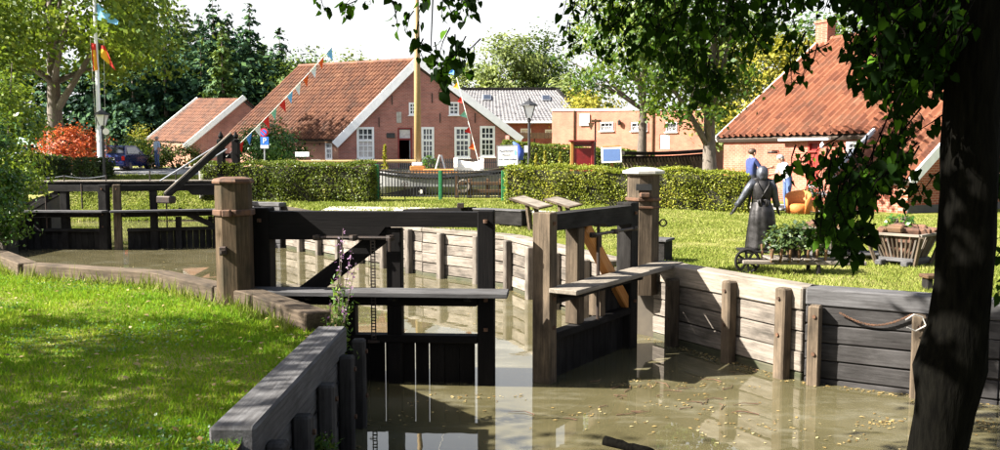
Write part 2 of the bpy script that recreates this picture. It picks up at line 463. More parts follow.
def water_mat():
    m, t, b, o = _nodes('murky_water')
    co = N(t, 'ShaderNodeTexCoord').outputs['Object']
    a = noise(t, co, .5, 5.0, .6); s = noise(t, mapped(t, co, (1, 2.2, 1)), 1.6, 7.0, .68)
    col = ramp(t, a, [(.3, (.054, .047, .022)), (.7, (.092, .08, .042))])
    scum = ramp(t, s, [(.50, (0, 0, 0)), (.68, (1, 1, 1))])
    col = mixc(t, scum, col, (.115, .105, .068))
    t.links.new(col, b.inputs['Base Color'])
    r = math_(t, 'ADD', math_(t, 'MULTIPLY', scum, .02), .004); t.links.new(r, b.inputs['Roughness'])
    b.inputs['IOR'].default_value = 1.5; b.inputs['Specular IOR Level'].default_value = .7
    bump(t, b, noise(t, mapped(t, co, (1, 1.6, 1)), 3.0, 2.0), .03, .02)
    return m
M['water'] = water_mat()

LEAF = {}
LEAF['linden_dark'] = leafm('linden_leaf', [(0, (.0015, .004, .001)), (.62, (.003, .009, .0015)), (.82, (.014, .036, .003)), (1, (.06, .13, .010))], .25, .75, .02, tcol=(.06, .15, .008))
LEAF['linden_mid'] = leafm('green_tree_leaf', [(0, (.010, .032, .004)), (.5, (.036, .085, .008)), (.85, (.12, .17, .016)), (1, (.28, .28, .04))], .35, .45, .3, clump=.5)
LEAF['oak'] = leafm('sunny_oak_leaf', [(0, (.03, .08, .008)), (.5, (.10, .16, .012)), (.85, (.22, .26, .02)), (1, (.35, .33, .05))], .35, .5, .25, clump=.35)
LEAF['conifer'] = leafm('blue_green_needles', [(0, (.006, .02, .018)), (.45, (.022, .055, .028)), (.8, (.065, .12, .03)), (1, (.17, .19, .04))], .1, .8, .1, clump=.25, tcol=(.03, .08, .03))
LEAF['conifer_light'] = leafm('olive_needles', [(0, (.02, .05, .015)), (.5, (.05, .10, .02)), (1, (.16, .19, .03))], .15, .7, .2, clump=.25)
LEAF['pale'] = leafm('pale_tree_leaf', [(0, (.06, .085, .03)), (.5, (.13, .165, .045)), (1, (.25, .27, .08))], .35, .6, .2, clump=.25)
LEAF['yellow'] = leafm('yellow_leaf', [(0, (.10, .11, .012)), (.5, (.24, .21, .02)), (1, (.38, .31, .05))], .35, .6, .2, clump=.6)
LEAF['shrub'] = leafm('glossy_shrub_leaf', [(0, (.010, .045, .006)), (.5, (.03, .10, .010)), (.85, (.09, .18, .015)), (1, (.2, .26, .04))], .3, .4, .4, clump=.9)
LEAF['hedge_sun'] = leafm('yellowing_hedge_leaf', [(0, (.09, .11, .010)), (.4, (.145, .175, .015)), (.8, (.25, .245, .026)), (1, (.37, .30, .055))], .3, .5, .25, clump=1.2)
LEAF['hedge_mid'] = leafm('green_hedge_leaf', [(0, (.03, .055, .008)), (.45, (.07, .10, .010)), (.8, (.14, .16, .018)), (1, (.24, .22, .04))], .3, .5, .25, clump=1.2)
LEAF['hedge_dark'] = leafm('dark_hedge_leaf', [(0, (.012, .028, .010)), (.5, (.028, .05, .014)), (1, (.10, .14, .03))], .2, .5, .25, clump=1.2)
LEAF['maple'] = leafm('red_maple_leaf', [(0, (.09, .02, .01)), (.3, (.30, .045, .015)), (.65, (.48, .12, .035)), (.88, (.55, .24, .06)), (1, (.40, .30, .05))], .3, .5, .25, clump=1.0, tcol=(.6, .12, .02))
LEAF['wild'] = leafm('wild_plant_leaf', [(0, (.03, .08, .01)), (.5, (.07, .15, .02)), (1, (.16, .22, .04))], .35, .5, .25)
LEAF['flower'] = leafm('purple_flower', [(0, (.22, .10, .22)), (.5, (.34, .2, .33)), (1, (.5, .42, .45))], .3, .6, .2, tcol=(.4, .1, .4))
LEAF['floating'] = leafm('fallen_leaf', [(0, (.10, .06, .02)), (.5, (.22, .15, .05)), (1, (.34, .28, .14))], .1, .6, .3)
LEAF['flower_white'] = leafm('white_flower', [(0, (.55, .5, .6)), (1, (.8, .78, .82))], .2, .6, .2, tcol=(.7, .7, .7))

# ------------------------------------------------------------------ foliage helpers
def leaf_mesh(name, P, size, mat, up=0.4, aspect=0.62, rng=RNG, jitter=.35, nrm=None, nw=(.7, 1.2)):
    n = len(P)
    a = rng.normal(size=(n, 3)); b = rng.normal(size=(n, 3)); b[:, 2] += up * 2.0
    if nrm is not None: b = b * nw[0] + nrm * nw[1]
    b /= np.linalg.norm(b, axis=1, keepdims=True) + 1e-9
    a -= b * np.sum(a * b, 1, keepdims=True); a /= np.linalg.norm(a, axis=1, keepdims=True) + 1e-9
    c = np.cross(b, a)
    s = (np.asarray(size) * (1 + jitter * rng.uniform(-1, 1, n)))[:, None]
    v = np.stack([P - a * s * .5, P + c * s * .5 * aspect + b * s * .07, P + a * s * .5, P - c * s * .5 * aspect + b * s * .07], 1).reshape(-1, 3)
    return np_mesh(name, v, 4, np.arange(4 * n), mat)
def clumps(c, r, nc, nl, cr, rng, shell=.55, low=-1.0):
    """leaf centres: nc clumps through an ellipsoid (more towards its skin), nl leaves each"""
    d = rng.normal(size=(nc * 3, 3)); d /= np.linalg.norm(d, axis=1, keepdims=True); d = d[d[:, 2] > low][:nc]
    k = (shell + (1 - shell) * rng.uniform(0, 1, len(d)) ** .6) * rng.uniform(.82, 1.08, len(d))
    cc = d * k[:, None] * np.array(r)
    sc = cr * rng.uniform(.6, 1.35, len(d))
    p = cc[:, None, :] + rng.normal(size=(len(d), nl, 3)) * sc[:, None, None] * np.array([.55, .55, .38])
    nr = np.repeat(d[:, None, :], nl, 1)
    return p.reshape(-1, 3) + np.array(c), nr.reshape(-1, 3), cc + np.array(c)
def trunk_mb(base, top, r0, r1, limbs, rng, n=9, bend=.12):
    b = MB(); base = Vector(base); top = Vector(top); k = 7; pts = []; rr = []
    off = Vector((rng.normal() * bend, rng.normal() * bend, 0))
    for i in range(k):
        t = i / (k - 1); pts.append(base.lerp(top, t) + off * math.sin(PI * t)); rr.append(r0 + (r1 - r0) * t + (r0 * .35 * (1 - t) ** 6))
    b.tube(pts, rr, n)
    for (p, t0) in limbs:
        p = Vector(p); i = min(k - 1, int(t0 * (k - 1))); s = pts[i]; mid = s.lerp(p, .5) + Vector((0, 0, .06 * (p - s).length))
        b.tube([s, s.lerp(mid, .5), mid, p], [rr[i] * .6, rr[i] * .45, rr[i] * .32, rr[i] * .1], 6)
    return b
def broadleaf(name, label, base, height, crown_r, crown_h0, leafmat, bark, nc, nl, lsize, clump_r, seed, r0=.25, group=None, cat='tree', shell=.5, tilt=(0, 0), low=-1.0, ctr=None):
    rng = np.random.default_rng(seed); base = Vector(base)
    t = thing(name, label, cat, base, group=group)
    cz = crown_h0 + (height - crown_h0) / 2
    c = Vector(ctr) if ctr is not None else base + Vector((tilt[0], tilt[1], cz))
    P, nr, cc = clumps(c, (crown_r, crown_r, (height - crown_h0) / 2), nc, nl, clump_r, rng, shell, low)
    lim = [(cc[i], rng.uniform(.45, .95)) for i in rng.choice(len(cc), min(12, len(cc)), replace=False)]
    trunk_mb(base - Vector((0, 0, .2)), base + Vector((tilt[0] * .8, tilt[1] * .8, cz * 1.1)), r0, r0 * .35, lim, rng).build('trunk', bark, t, True)
    link('crown', leaf_mesh('crown', P - np.array(base), lsize, leafmat, nrm=nr, rng=rng), t)
    return t
def conifer(label, base, height, r, leafmat, seed, group=None, dens=1.0, lsize=.34):
    rng = np.random.default_rng(seed); base = Vector(base)
    t = thing('conifer_tree', label, 'tree', base, group=group)
    MB().tube([base - Vector((0, 0, .2)), base + Vector((0, 0, height * .97))], [r * .1, .02], 7).build('trunk', M['bark'], t, True)
    P = []
    levels = int(height / .42)
    for i in range(levels):
        f = (i + rng.uniform(0, .8)) / levels; z = height * (.04 + .95 * f); rr = r * (1 - f) ** .75 * rng.uniform(.75, 1.15) + .22
        nb = max(4, int(rr * 5 * dens))
        for k in range(nb):
            an = rng.uniform(0, 2 * PI); L = rr * rng.uniform(.6, 1.12); m = max(3, int(L * 9 * dens)); s = np.linspace(.12, 1, m)
            q = np.stack([np.cos(an) * L * s, np.sin(an) * L * s, z - .34 * L * s ** 1.5 + .10 * L * s ** 4], 1)
            P.append(q + rng.normal(size=q.shape) * np.array([.10, .10, .09]))
    P = np.concatenate(P)
    nr = np.stack([P[:, 0], P[:, 1], np.full(len(P), .4)], 1); nr /= np.linalg.norm(nr, axis=1, keepdims=True)
    link('crown', leaf_mesh('crown', P, lsize, leafmat, aspect=.5, nrm=nr, rng=rng), t)
    return t
def hedge(label, p0, p1, wd, ht, leafmat, seed, lsize=.06, dens=900, group='clipped hedges', ragged=.03, z0=0.0):
    rng = np.random.default_rng(seed); p0 = Vector(p0); p1 = Vector(p1)
    o = thing('hedge', label, 'hedge', (p0 + p1) / 2, group=group)
    u = (p1 - p0); L = Vector((u.x, u.y, 0)).length; uu = u / L; nn = Vector((-u.y, u.x, 0)).normalized()
    b = MB(); a = []
    for q, s in ((p0, .05), (p1, -.05)):
        for (k, z) in ((-.42, 0), (.42, 0), (.42, ht * .93), (-.42, ht * .93)): a.append(q + uu * s + nn * (k * wd) + Vector((0, 0, z)))
    b.hexa(a); b.build('branches', M['twig'], o)
    P = []; Nn = []
    for (area, f) in ((L * ht, 'f'), (L * ht, 'b'), (L * wd, 't'), (wd * ht, 'l'), (wd * ht, 'r')):
        n = int(area * dens * (.45 if f == 'b' else 1)); s = rng.uniform(0, 1, n); k = rng.uniform(0, 1, n); e = rng.normal(size=n) * ragged
        wob = .035 * np.sin(s * L * 2.1 + seed) + .025 * np.sin(s * L * 5.3) + .03 * np.sin(k * 7 + s * L * 1.3)
        if f in 'fb':
            sg = -.5 if f == 'f' else .5; x = s * L; y = sg * wd + (e + wob) * (1 if f == 'b' else -1); z = k * ht
            nv = -nn if f == 'f' else nn
        elif f == 't': x = s * L; y = (k - .5) * wd; z = ht + np.abs(e) * 1.3 + wob; nv = Vector((0, 0, 1))
        else: x = (0 if f == 'l' else L) + (e + wob) * (-1 if f == 'l' else 1); y = (s - .5) * wd; z = k * ht; nv = -uu if f == 'l' else uu
        x = np.broadcast_to(x, n); hole = (np.sin(x * 3.7 + seed) * np.sin(z * 6.1 + x * 1.9) + .5 * np.sin(x * 11.3 + z * 9)) + 0 * y; kp = (hole < .62) | (rng.uniform(0, 1, n) < .35) if f in 'fb' else np.ones(n, bool)
        x, y, z = x[kp], np.broadcast_to(y, n)[kp], np.broadcast_to(z, n)[kp]; n = len(x)
        P.append(np.array(p0) + np.outer(x, np.array(uu)) + np.outer(y, np.array(nn)) + np.outer(z, (0, 0, 1)))
        Nn.append(np.repeat(np.array([nv]), n, 0))
    P = np.concatenate(P); Nn = np.concatenate(Nn)
    link('foliage', leaf_mesh('foliage', P - np.array((p0 + p1) / 2), lsize, leafmat, up=.2, nrm=Nn, rng=rng, nw=(1.1, .55)), o)
    return o
M['twig'] = plain('dark_twigs', (.03, .028, .012), (.014, .013, .007), 12, .95, 0, .5)
def shrub(name, label, base, r, leafmat, nc, nl, lsize, cr, seed, cat='shrub', group=None, shell=.55):
    rng = np.random.default_rng(seed); base = Vector(base)
    t = thing(name, label, cat, base, group=group)
    P, nr, cc = clumps(base + Vector((0, 0, r[2] * .85)), r, nc, nl, cr, rng, shell, -.75)
    b = MB()
    for i in rng.choice(len(cc), min(9, len(cc)), replace=False):
        q = Vector(cc[i]); b.tube([base + Vector((0, 0, -.05)), base.lerp(q, .5) + Vector((0, 0, .1)), q], [.035, .022, .008], 5)
    b.build('stem', M['bark'], t)
    link('foliage', leaf_mesh('foliage', P - np.array(base), lsize, leafmat, nrm=nr, rng=rng), t)
    return t
# ------------------------------------------------------------------ ground, canal, water
WZ = -0.95
W0 = G(242, 426, .10); W1 = G(338, 326, .10)
CURB = [(328, 309), (265, 289), (235, 284), (170, 270), (40, 262), (0, 247), (-30, 240)]
CB = [G(x, y, .18) for x, y in CURB]
PIV_L = Vector((-3.03, 9.86, 0)); PIV_R = Vector((1.98, 12.0, 0))
CH = [Vector(p) for p in ((2.25, 12.1, 0), (1.72, 12.75, 0), (1.05, 14.5, 0), (.14, 16.9, 0), (-1.67, 18.7, 0), (-6.1, 24.3, 0))]
WING = [Vector((2.25, 12.1, 0)), G(807, 287, .15), G(1003, 301, .15), Vector((9.5, 6.6, 0))]
FAR_L = Vector((-13.75, 23.9, 0)); FAR_R = Vector((-7.85, 25.0, 0))
canal = [(-1.2, 4.4), (W0.x, 4.6), (W1.x, W1.y)] + [(p.x, p.y) for p in CB] + [(-13.6, 19.0), (-13.75, 23.6), (-17.2, 34.4), (-8.7, 35.2), (-7.7, 25.2)] + [(p.x, p.y) for p in CH[::-1]] + [(p.x, p.y) for p in WING[1:]] + [(9.5, 4.4)]
def build_ground():
    vs = []; es = []
    def ring(poly):
        b = len(vs)
        for p in poly: vs.append(Vector(p))
        for i in range(len(poly)): es.append((b + i, b + (i + 1) % len(poly)))
    ring([(-320, -40), (320, -40), (320, 520), (-320, 520)])
    dense = []
    for i in range(len(canal)):
        a = Vector(canal[i]); b = Vector(canal[(i + 1) % len(canal)]); k = max(1, int((b - a).length / .8))
        for j in range(k): dense.append(tuple(a.lerp(b, j / k)))
    ring(dense)
    xs = list(np.arange(-40, 30.1, 1.6)); ys = list(np.arange(-6, 56, 1.6))
    for x in xs:
        for y in ys: vs.append(Vector((x + .13, y + .07)))
    for x in np.arange(-20, -5, .8):
        for y in np.arange(34.4, 41, .8): vs.append(Vector((x + .31, y + .29)))
    for x in range(-300, 301, 30):
        for y in range(60, 500, 40): vs.append(Vector((x + .5, y + .5)))
    V, E, F, *_ = delaunay_2d_cdt(vs, es, [], 0, 1e-5)
    co = [(v.x, v.y, h(v.x, v.y)) for v in V]; fs = []
    for f in F:
        c = sum((V[i] for i in f), Vector((0, 0))) / 3
        if not inside(c.x, c.y, canal): fs.append(tuple(f))
    me = bpy.data.meshes.new('ground'); me.from_pydata(co, [], fs); me.materials.append(M['lawn'])
    me.polygons.foreach_set('use_smooth', [True] * len(fs))
    if len(fs) and me.polygons[0].normal.z < 0: me.flip_normals()
    tag(link('ground', me), 'lawn on both banks rising gently towards the houses', None, None, 'structure')
    b = MB()
    for i in range(len(dense)):
        a = dense[i]; c = dense[(i + 1) % len(dense)]
        b.quad((a[0], a[1], h(*a)), (c[0], c[1], h(*c)), (c[0], c[1], -1.7), (a[0], a[1], -1.7))
    tag(b.build('canal_bank', M['earth']), 'dark earth sides of the canal behind the timber', None, None, 'structure')
    xs = [p[0] for p in canal]; ys = [p[1] for p in canal]
    w = MB(); w.quad((-20, 2.5, WZ), (12, 2.5, WZ), (12, 40, WZ), (-20, 40, WZ))
    tag(w.build('water', M['water']), 'murky brown canal water reflecting the sky', None, None, 'structure')
build_ground()
def drape(name, poly, mat, dz, step=1.2, label=''):
    vs = [Vector(p) for p in poly]; n = len(vs); es = [(i, (i + 1) % n) for i in range(n)]
    x0 = min(p[0] for p in poly); x1 = max(p[0] for p in poly); y0 = min(p[1] for p in poly); y1 = max(p[1] for p in poly)
    for x in np.arange(x0, x1, step):
        for y in np.arange(y0, y1, step):
            if inside(x, y, poly): vs.append(Vector((x, y)))
    V, E, F, *_ = delaunay_2d_cdt(vs, es, [], 0, 1e-5); fs = []
    for f in F:
        c = sum((V[i] for i in f), Vector((0, 0))) / 3
        if inside(c.x, c.y, poly): fs.append(tuple(f))
    me = bpy.data.meshes.new(name); me.from_pydata([(v.x, v.y, h(v.x, v.y) + dz) for v in V], [], fs); me.materials.append(mat)
    if me.polygons[0].normal.z < 0: me.flip_normals()
    return tag(link(name, me), label, None, None, 'structure')
drape('road', [(-60, 41), (-22, 40.5), (-8, 39.8), (-7, 30.5), (5.5, 29.6), (7, 40), (5, 47.0), (-7.5, 46.5), (-13, 52), (-16, 64), (-21, 64), (-20, 50), (-60, 48.5)], M['asphalt'], .03, label='pale road and forecourt in front of the brick house')
drape('path', [(-4.8, 22.6), (-2, 22.3), (1.0, 21.4), (3.0, 19.4), (3.6, 19.9), (1.4, 22.6), (-2, 23.7), (-4.8, 24.0)], M['path'], .025, .7, label='pale sandy path along the far canal bank')
drape('yard', [(6.5, 25.4), (9.4, 24.6), (11.3, 25.7), (10.4, 28.4), (8, 29)], M['path'], .02, 1.0, label='pale yard before the low brick cottage')

# ------------------------------------------------------------------ timber lock walls
def posts_on(pts, spacing, first=.5):
    out = []; acc = first
    for a, b in zip(pts[:-1], pts[1:]):
        L = (b - a).length
        while acc < L: out.append((a.lerp(b, acc / L), (b - a).normalized())); acc += spacing
        acc -= L
    return out
def lock_wall(label, pts, side, ztop, zbot, rows, capw, caph, capmat, plankmat, postmat, postlist, posttop, postw=.15, pieces=1, capshift=.06, endcap=False):
    c = sum((Vector((p.x, p.y, 0)) for p in pts), Vector()) / len(pts)
    t = thing('timber_wall', label, 'canal wall', c, group='timber walls of the lock')
    pts = [Vector((p.x, p.y, 0)) for p in pts]
    nrm = lambda u: Vector((-u.y, u.x, 0)) * side
    for i, (a, b) in enumerate(zip(pts[:-1], pts[1:])):
        u = (b - a).normalized(); n = nrm(u); L = (b - a).length
        k = max(1, round(L / 2.6)); zt = ztop - caph - .004; rh = (zt - zbot) / rows
        for j in range(k):
            p = a + u * (L * j / k + .004); q = a + u * (L * (j + 1) / k - .004)
            for r in range(rows):
                z = zt - rh * (r + .5); o = n * (.035 + random.uniform(-.012, .012))
                beam('plank', p + o + Vector((0, 0, z)), q + o + Vector((0, 0, z + random.uniform(-.006, .006))), .06, rh - .014, (M['wet'] if plankmat is M['pale'] else plankmat) if r == rows - 1 else plankmat, t, ch=.010, jit=.02)
        kc = max(1, round(L / 3.4)); cc = n * (capshift - capw / 2 + .02)
        for j in range(kc):
            p = a + u * (L * j / kc + (.003 if j else -.0)) + cc; q = a + u * (L * (j + 1) / kc - .003) + cc
            beam('cap_beam', p + Vector((0, 0, ztop - caph / 2)), q + Vector((0, 0, ztop - caph / 2)), capw, caph, capmat, t, ch=.018)
    for (p, u) in postlist:
        n = nrm(u); q = p + n * (.07 + postw / 2)
        tp = posttop + random.uniform(-.03, .03); wq = postw * random.uniform(.9, 1.1)
        beam('post', q + Vector((0, 0, zbot - .2)), q + Vector((0, 0, tp)), wq, postw, postmat, t, up=tuple(n), ch=.018, jit=.03)
        if q.y < 14:
            for dz in (.12, .55): bb = MB(); e = q + n * (postw / 2); bb.tube([e + Vector((0, 0, tp - dz)), e + n * .02 + Vector((0, 0, tp - dz))], .022, 6); bb.build('bolt_head', M['rust'], t)
    return t
def wallpt(px, a, b):
    """point of the line a-b under photo column px"""
    k = (px - 500) / FPX; d = b - a
    s = (k * a.y - a.x) / (d.x - k * d.y); return a + d * s
NEARW = [Vector((W0.x, W0.y - .02, 0)), Vector((W1.x, W1.y, 0))]
uL = (NEARW[1] - NEARW[0]).normalized()
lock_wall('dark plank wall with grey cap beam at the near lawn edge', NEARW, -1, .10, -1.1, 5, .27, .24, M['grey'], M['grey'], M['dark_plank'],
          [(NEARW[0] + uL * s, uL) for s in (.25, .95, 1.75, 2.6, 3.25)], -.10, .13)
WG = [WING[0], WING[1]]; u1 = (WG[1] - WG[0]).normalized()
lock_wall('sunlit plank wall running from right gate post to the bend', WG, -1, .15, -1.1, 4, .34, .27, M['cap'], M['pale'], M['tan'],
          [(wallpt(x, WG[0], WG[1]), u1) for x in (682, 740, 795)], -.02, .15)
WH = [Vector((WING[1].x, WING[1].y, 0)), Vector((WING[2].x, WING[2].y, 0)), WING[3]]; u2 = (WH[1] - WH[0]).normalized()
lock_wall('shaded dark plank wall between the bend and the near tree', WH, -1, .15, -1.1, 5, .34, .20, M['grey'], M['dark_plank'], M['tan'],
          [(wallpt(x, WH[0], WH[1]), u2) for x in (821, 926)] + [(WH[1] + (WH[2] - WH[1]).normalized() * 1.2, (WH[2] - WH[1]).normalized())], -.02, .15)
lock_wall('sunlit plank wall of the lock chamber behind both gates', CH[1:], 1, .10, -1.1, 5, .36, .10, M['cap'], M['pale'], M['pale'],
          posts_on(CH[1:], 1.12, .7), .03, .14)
FW = [Vector((-6.25, 24.25, 0)), Vector((-7.75, 25.15, 0))]
lock_wall('short grey plank wall beside the far right gate', FW, 1, .35, -1.1, 5, .3, .12, M['grey'], M['grey'], M['grey'], posts_on(FW, .7, .4), .2, .14)
# low stone-grey curb along the left basin
def curb():
    t = thing('timber_curb', 'low sunbleached curb bent round the lawn by the left gate post', 'curb', CB[2])
    for i, (a, b) in enumerate(zip(CB[:-1], CB[1:])):
        u = (b - a).normalized(); n = Vector((u.y, -u.x, 0))       # towards the water
        o = -n * .15
        if i == 0: a = a - u * .1
        beam('curb_stone', a + o + u * .004 - Vector((0, 0, .17)), b + o - u * .002 - Vector((0, 0, .17)), .26, .34, M['tan'], t, ch=.012)
        for r in range(3):
            z = -.19 - .27 * (r + .5)
            beam('plank', Vector((a.x, a.y, z)) + n * .03, Vector((b.x, b.y, z)) + n * .03, .05, .26, M['pale'], t)
curb()

# ------------------------------------------------------------------ lock gates
def gate(label, heel, mitre, side, zt, spec, mat, mat2, group='lock gate leaves'):
    heel = Vector(heel); mitre = Vector(mitre); d = mitre - heel; L = d.length
    t = thing('lock_gate', label, 'lock gate', heel, math.atan2(d.y, d.x), group)
    m = wm(t)
    def P(x, y, z): return m @ Vector((x, y, z))
    nX = (m.to_3x3() @ Vector((0, 1, 0)))
    beam('heel_post', P(.11, 0, -1.15), P(.11, 0, zt + .04), .24, .22, mat, t, up=tuple(nX))
    pw = spec.get('mp', .18)
    beam('mitre_post', P(L - pw / 2, 0, -1.15), P(L - pw / 2, 0, zt + .02), pw, .24, mat2, t, up=tuple(nX))
    x1 = L - pw - .003
    tb = MB()
    thin, thick, xs = spec['beam']
    tb.prism([(.223, zt - thick), (xs, zt - thick), (xs + .12, zt - thin), (x1, zt - thin), (x1, zt), (.223, zt)], P(0, -.11, 0), m.to_3x3() @ Vector((1, 0, 0)), (0, 0, 1), nX * .22)
    M0, _ = frame(P(0, 0, 0), P(L, 0, 0)); tb.build('top_beam', mat, t, M=M0)
    wz = .17
    beam('walkway_plank', P(-spec.get('over', 0), side * .29, wz - .03), P(L + spec.get('ext', .05), side * .29, wz - .03), .36, .055, M['cap'] if spec.get('lit') else M['grey'], t, ch=.008)  # paler wood puts sunlight into the colour of a lit walkway
    beam('walkway_beam', P(.223, side * .02, .04), P(x1, side * .02, .04), .2, .16, mat, t)
    for k in (.25, .6, .9):
        beam('bracket', P(L * k, side * .12, .045), P(L * k, side * .44, .10), .07, .06, mat, t)
    for (x, w, z0, z1) in spec['posts']: beam('stile', P(x, 0, z0), P(x, 0, z1), w, .18, spec.get('stile', mat), t, up=tuple(nX))
    (bx0, bz0), (bx1, bz1), bw = spec['brace']
    beam('brace', P(bx0, side * .02, bz0), P(bx1, side * .02, bz1), .12, bw, spec.get('bm', mat), t, up=(0, 0, 1))
    (gx0, gx1, gz) = spec['boards']
    x = gx0; i = 0
    while x < gx1 - .05:
        w = min(.175, gx1 - x); g = .004 + (.022 if i in spec.get('slits', ()) else 0)
        z0 = -1.2
        beam('board', P(x + w / 2, -side * .03, z0), P(x + w / 2, -side * .03, gz - .09), w - g, .055, mat, t, up=tuple(nX), ch=.006); x += w; i += 1
    beam('lower_rail', P(gx0, side * .035, gz - .045), P(gx1, side * .035, gz - .045), .16, .09, mat, t)
    for (fx0, fx1, fz0, fz1) in spec.get('fill', ()):
        n_ = max(1, round((fx1 - fx0) / .18)); w = (fx1 - fx0) / n_
        for j in range(n_): beam('board', P(fx0 + w * (j + .5), -side * .03, fz0), P(fx0 + w * (j + .5), -side * .03, fz1), w - .006, .05, mat, t, up=tuple(nX), ch=.006)
    if spec.get('rack'):
        rx, r0, r1 = spec['rack']; b = MB()
        for s in (-.022, .022): b.bar(P(rx + s, side * .13, r0), P(rx + s, side * .13, r1), .012, .012)
        z = r0
        while z < r1: b.bar(P(rx - .03, side * .13, z), P(rx + .03, side * .13, z), .012, .012); z += .035
        b.box(P(rx, side * .13, r0 - .03), (.13, .05, .03)); b.build('paddle_rack', M['iron'], t)
    if spec.get('rod'):
        a, b_, z = spec['rod']; b = MB(); b.tube([P(a, side * .16, z), P(b_, side * .16, z)], .02, 8)
        for k in (0.05, .5, .95): b.lathe([(.045, -.03), (.05, 0), (.045, .03)], 8, P(a + (b_ - a) * k, side * .16, z))
        b.tube([P(b_ - .03, side * .16, z), P(b_ - .03, side * .28, z), P(b_ - .03, side * .28, z - .14)], .014, 6)
        b.build('windlass_rod', M['iron'], t)
    for (x, z0, z1) in spec.get('irons', ()):
        b = MB(); b.tube([P(x, side * .10, z0), P(x, side * .10, z1)], .022, 8); b.build('paddle_rod', M['iron'], t)
    for x in (.12, L - pw / 2):
        for z in (zt - .1, .04, -.3): b = MB(); b.lathe([(.0, -.02), (.025, -.02), (.025, .02), (0, .02)], 6, P(x, side * .125, z)); b.build('bolt_head', M['rust'], t)
    return t
gate('black near left gate leaf hinged on the mossy octagonal post', (-2.86, 9.80, 0), (-.06, 9.62, 0), -1, 1.03,
     dict(beam=(.17, .32, 1.45), posts=[(1.66, .17, -1.15, .84), (1.14, .13, -1.15, -.06)], brace=((1.62, .83), (.42, -.06), .19), boards=(1.0, 2.62, -.38), slits=(3, 5),
          rack=(1.43, -.42, .72), rod=(.75, 1.68, .74), ext=.17, over=-.02, mp=.19), M['tar'], M['tar'])
gate('open near right gate leaf with tan end post and orange brace', (1.80, 11.62, 0), (.47, 9.62, 0), 1, 1.0,
     dict(beam=(.19, .24, .9), posts=[(1.60, .17, -.38, .8), (1.0, .12, -.38, .0)], brace=((1.42, .80), (.12, -.42), .16), boards=(.22, 2.24, -.38), rod=(.18, 1.5, .70),
          irons=((1.18, -.4, .8),), fill=((.22, .85, -.38, -.05),), ext=.02, over=.75, mp=.16, lit=True, bm=M['orange_wood'], stile=M['tan']), M['tar_grey'], M['tan'])  # orange and tan woods put sunlight into brace, stiles and end post
gate('far left gate leaf below the pale footbridge', (-13.6, 24.0, 0), (-11.0, 23.85, 0), -1, .86,
     dict(beam=(.17, .26, .7), posts=[(1.35, .2, -1.15, .69), (.55, .16, -1.15, -.06)], brace=((1.2, .66), (.25, .15), .16), boards=(.22, 2.4, -.36), irons=((.85, -.36, .7), (1.9, .2, .9)), fill=((.22, .9, -.36, -.06),), mp=.24), M['tar_grey'], M['tar_grey'])
gate('far right gate leaf under the slanting drawbar', (-8.0, 24.75, 0), (-10.86, 23.85, 0), 1, .86,
     dict(beam=(.17, .3, .9), posts=[(1.95, .2, -1.15, .69), (1.3, .16, -1.15, -.06)], brace=((1.3, .15), (.3, -.36), .15), boards=(.22, 2.66, -.36), irons=((1.6, -.36, .7),), fill=((.22, .5, -.36, -.06),), mp=.2), M['tar_grey'], M['tan'])
def gate_post(label, p, r, z0, z1, mat, capmat, slot=False):
    t = thing('gate_post', label, 'post', (p.x, p.y, z0), group='octagonal gate posts')
    c = (p.x, p.y, 0); rot = PI / 8
    MB().lathe([(r * 1.02, z0), (r, z0 + .3), (r * .985, z1 - .1), (r * .97, z1)], 8, c, rot).build('shaft', mat, t, M=frame((p.x, p.y, z0), (p.x, p.y, z1))[0])
    return t
t = gate_post('mossy brown octagonal post with a rotten rusty top', PIV_L + Vector((.05, -.36, 0)), .205, -.3, 1.36, M['post_brown'], M['rust'])
c = PIV_L + Vector((.05, -.36, 0))
b = MB(); b.lathe([(.225, 1.36), (.23, 1.38), (.21, 1.41), (.12, 1.43), (.03, 1.425)], 8, c, PI / 8); b.build('rotten_top', M['rust'], t)
b = MB(); b.lathe([(.222, 1.00), (.23, 1.01), (.23, 1.06), (.222, 1.07)], 8, c, PI / 8); b.box(c + Vector((.0, -.25, 1.035)), (.09, .07, .08), ch=.01); b.build('collar', M['rust'], t)
b = MB(); b.box(c + Vector((-.06, -.215, .62)), (.08, .05, .10), ch=.01); b.lathe([(.03, 0), (.03, .03)], 8, c + Vector((-.06, -.25, .60))); b.build('latch', M['iron'], t)
PR = PIV_R + Vector((.06, .1, 0))
t = gate_post('tall octagonal post with a white cap behind the open leaf', PR, .235, -.3, 1.40, M['tan'], M['zinc'], True)
b = MB(); b.lathe([(.25, 1.40), (.305, 1.42), (.305, 1.455), (.16, 1.50), (.02, 1.51)], 8, PR, PI / 8); b.build('cap', M['zinc'], t)
b = MB(); b.lathe([(.245, 1.03), (.262, 1.04), (.262, 1.07), (.245, 1.08)], 8, PR, PI / 8)
b.lathe([(.245, .93), (.258, .935), (.258, .955), (.245, .96)], 8, PR, PI / 8); b.build('collar', M['rust'], t)
b = MB(); b.box(PR + Vector((-.03, -.222, 1.23)), (.22, .02, .09)); b.build('slot', M['black'], t)  # black plate stands in for the shade inside a recess
b = MB(); b.box(PR + Vector((-.02, -.25, 1.12)), (.14, .10, .07), ch=.015); b.build('shackle', M['rust'], t)
b = MB()
for k in range(9):
    a = 2 * PI * k / 8
    if k: b.bar(PR + Vector((.27 + .05 * math.cos(a0), -.1 + 0, .72 + .05 * math.sin(a0))), PR + Vector((.27 + .05 * math.cos(a), -.1, .72 + .05 * math.sin(a))), .02, .02)
    a0 = a
b.build('mooring_ring', M['iron'], t)
q = G(661, 263, 0) + Vector((.05, .25, 0))
